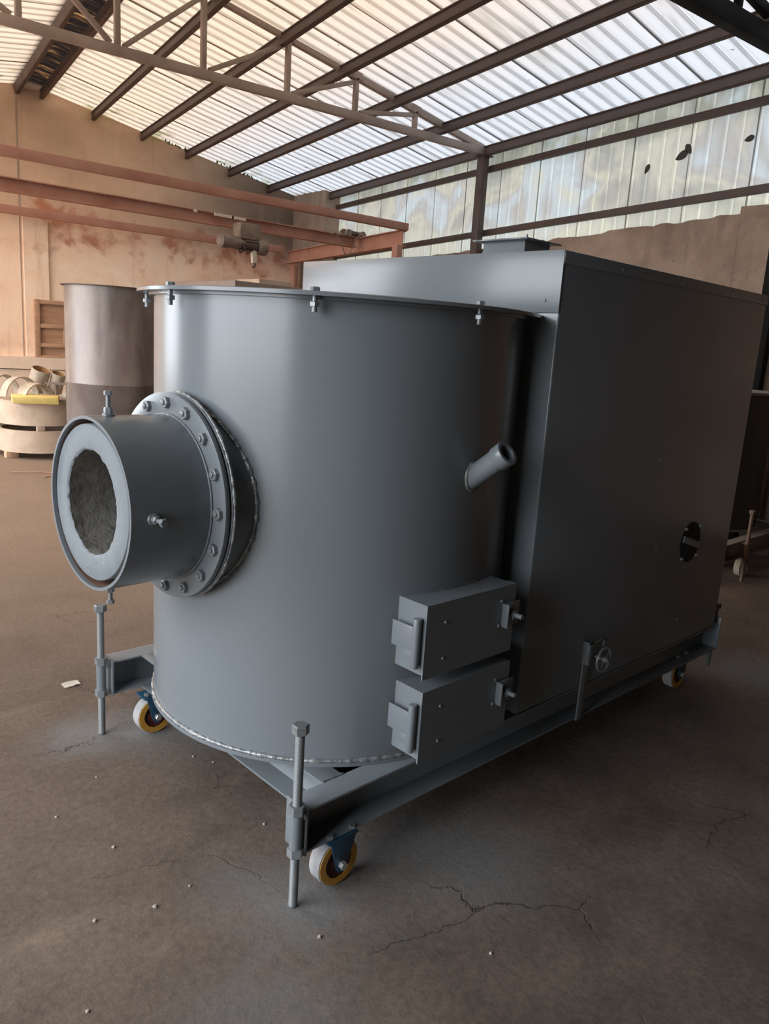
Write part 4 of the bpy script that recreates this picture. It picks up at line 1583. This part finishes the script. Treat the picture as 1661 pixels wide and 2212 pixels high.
# second burner standing in the dark beyond the housing
SX, SY = 6.42, 2.93
sbn = thing('small_burner', (SX, SY, 0), 'dark second burner on casters in the shadow at the right edge', 'burner')
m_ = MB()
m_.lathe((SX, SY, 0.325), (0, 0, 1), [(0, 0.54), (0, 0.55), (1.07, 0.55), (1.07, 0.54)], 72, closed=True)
m_.build('drum', 'shadedpaint', sbn)
m_ = MB()
m_.lathe((SX, SY, 1.393), (0, 0, 1), [(0, 0.001), (0, 0.61), (0.018, 0.61), (0.018, 0.001)], 72)
m_.build('drum_lid', 'greybeam', sbn)
m_ = MB()
m_.lathe((SX, SY, 0.312), (0, 0, 1), [(0, 0.001), (0, 0.565), (0.013, 0.565), (0.013, 0.001)], 72)
m_.build('base_plate', 'greybeam', sbn)
for y0 in (2.25, 3.50):
    m_ = MB()
    m_.box(5.62, 7.02, y0, y0 + 0.08, 0.30, 0.308)
    m_.box(5.62, 7.02, y0, y0 + 0.08, 0.17, 0.178)
    m_.box(5.62, 7.02, y0 + 0.072, y0 + 0.08, 0.178, 0.30)
    m_.build('side_beam', 'greybeam', sbn)
for x0 in (5.66, 6.90):
    m_ = MB()
    m_.box(x0, x0 + 0.08, 2.33, 3.50, 0.17, 0.308)
    m_.build('cross_beam', 'greybeam', sbn)
m_ = MB()
m_.cyl((5.94, 2.205, 0.001), (5.94, 2.205, 0.53), 0.014, 14)
rj_ = m_.build('jack_screw', 'rustrod', sbn)
m_ = MB()
m_.hexn((5.94, 2.205, 0.53), (5.94, 2.205, 0.556), 0.026)
m_.build('hex_head', 'rustrod', rj_)
m_ = MB()
m_.tube((5.94, 2.205, 0.18), (5.94, 2.205, 0.31), 0.022, 0.0142, 18)
m_.box(5.925, 5.955, 2.225, 2.252, 0.19, 0.30)
m_.build('sleeve', 'rustrod', rj_)
for (x, y, mt_) in ((6.10, 2.29, 'cap'), (6.22, 2.56, 'redtread'), (6.1, 3.54, 'redtread'), (6.85, 2.29, 'cap')):
    m_ = MB()
    m_.box(x - 0.06, x + 0.06, y - 0.04, y + 0.04, 0.164, 0.170)
    for sy in (-1, 1):
        m_.prism([Vector((x - 0.045, y + sy * 0.036, 0.164)), Vector((x + 0.05, y + sy * 0.036, 0.164)), Vector((x + 0.02, y + sy * 0.036, 0.055)), Vector((x - 0.015, y + sy * 0.036, 0.055))], (0, 0.004, 0))
    cs = m_.build('caster', 'blue', sbn)
    m_ = MB()
    m_.lathe((x, y - 0.026, 0.0755), (0, 1, 0), [(0, 0.001), (0, 0.066), (0.004, 0.075), (0.048, 0.075), (0.052, 0.066), (0.052, 0.001)], 40)
    m_.build('wheel', mt_, cs)
    m_ = MB()
    m_.hexn((x, y - 0.038, 0.0755), (x, y - 0.052, 0.0755), 0.013)
    m_.build('axle_nut', 'zinc', cs)
    if mt_ == 'redtread' and y < 3:
        m_ = MB()
        m_.bar((x, y, 0.239), (x, y, 0.17), 0.08, 0.08, (1, 0, 0))
        m_.build('caster_block', 'greybeam', sbn)

# crumpled paper scrap and pebbles on the floor
m_ = MB()
vs_ = []
for i in range(5):
    for j in range(4):
        vs_.append(Vector((1.235 + i * 0.018 + 0.004 * noise.noise((i, j, 1)), 3.265 + j * 0.016, 0.0045 + 0.010 * abs(noise.noise((i * 0.9, j * 0.9, 7))))))
fs_ = [(i * 4 + j, i * 4 + j + 1, i * 4 + j + 5, i * 4 + j + 4) for i in range(4) for j in range(3)]
m_.add(vs_, fs_)
m_.add([v_ - Vector((0, 0, 0.003)) for v_ in vs_], [f_[::-1] for f_ in fs_])
tag(m_.build('paper_scrap', 'paper'), 'crumpled pale paper scrap on the floor left of the front jack screws', 'paper')
pr_ = random.Random(3)
for (x, y, r) in ((0.928, 2.089, 0.006), (1.024, 1.786, 0.0045), (1.366, 1.901, 0.005), (1.396, 2.419, 0.005), (1.435, 2.34, 0.004), (0.754, 1.822, 0.006), (1.196, 1.389, 0.006), (0.906, 1.77, 0.007), (1.05, 2.5, 0.004), (0.85, 2.35, 0.005), (1.52, 1.05, 0.005), (0.62, 1.55, 0.005)):
    m_ = MB()
    m_.lathe((x, y, 0), (0, 0, 1), [(0, 0.0005), (0.0, r * 0.8), (r * 0.5, r), (r * 1.1, r * 0.6), (r * 1.25, 0.0005)], 8, jit=lambda k, i, n: r * 0.25 * noise.noise((i * 1.3, k, x * 50)))
    tag(m_.build('pebble', 'stone'), 'tiny pale pebble lying on the concrete floor before the burner', 'pebble', 'pebbles on the floor')
for i, pts_ in enumerate(([(2.75, 8.62, 0.006), (3.02, 8.5, 0.008), (3.22, 8.36, 0.006)], [(2.95, 8.22, 0.006), (3.12, 8.27, 0.007), (3.24, 8.33, 0.006)])):
    tag(MB().sweep(pts_, 0.006, 6).build('stick', 'wood'), ['long thin brown stick on the floor before the rings', 'short thin stick meeting the long one on the floor'][i], 'stick', 'sticks on the floor')
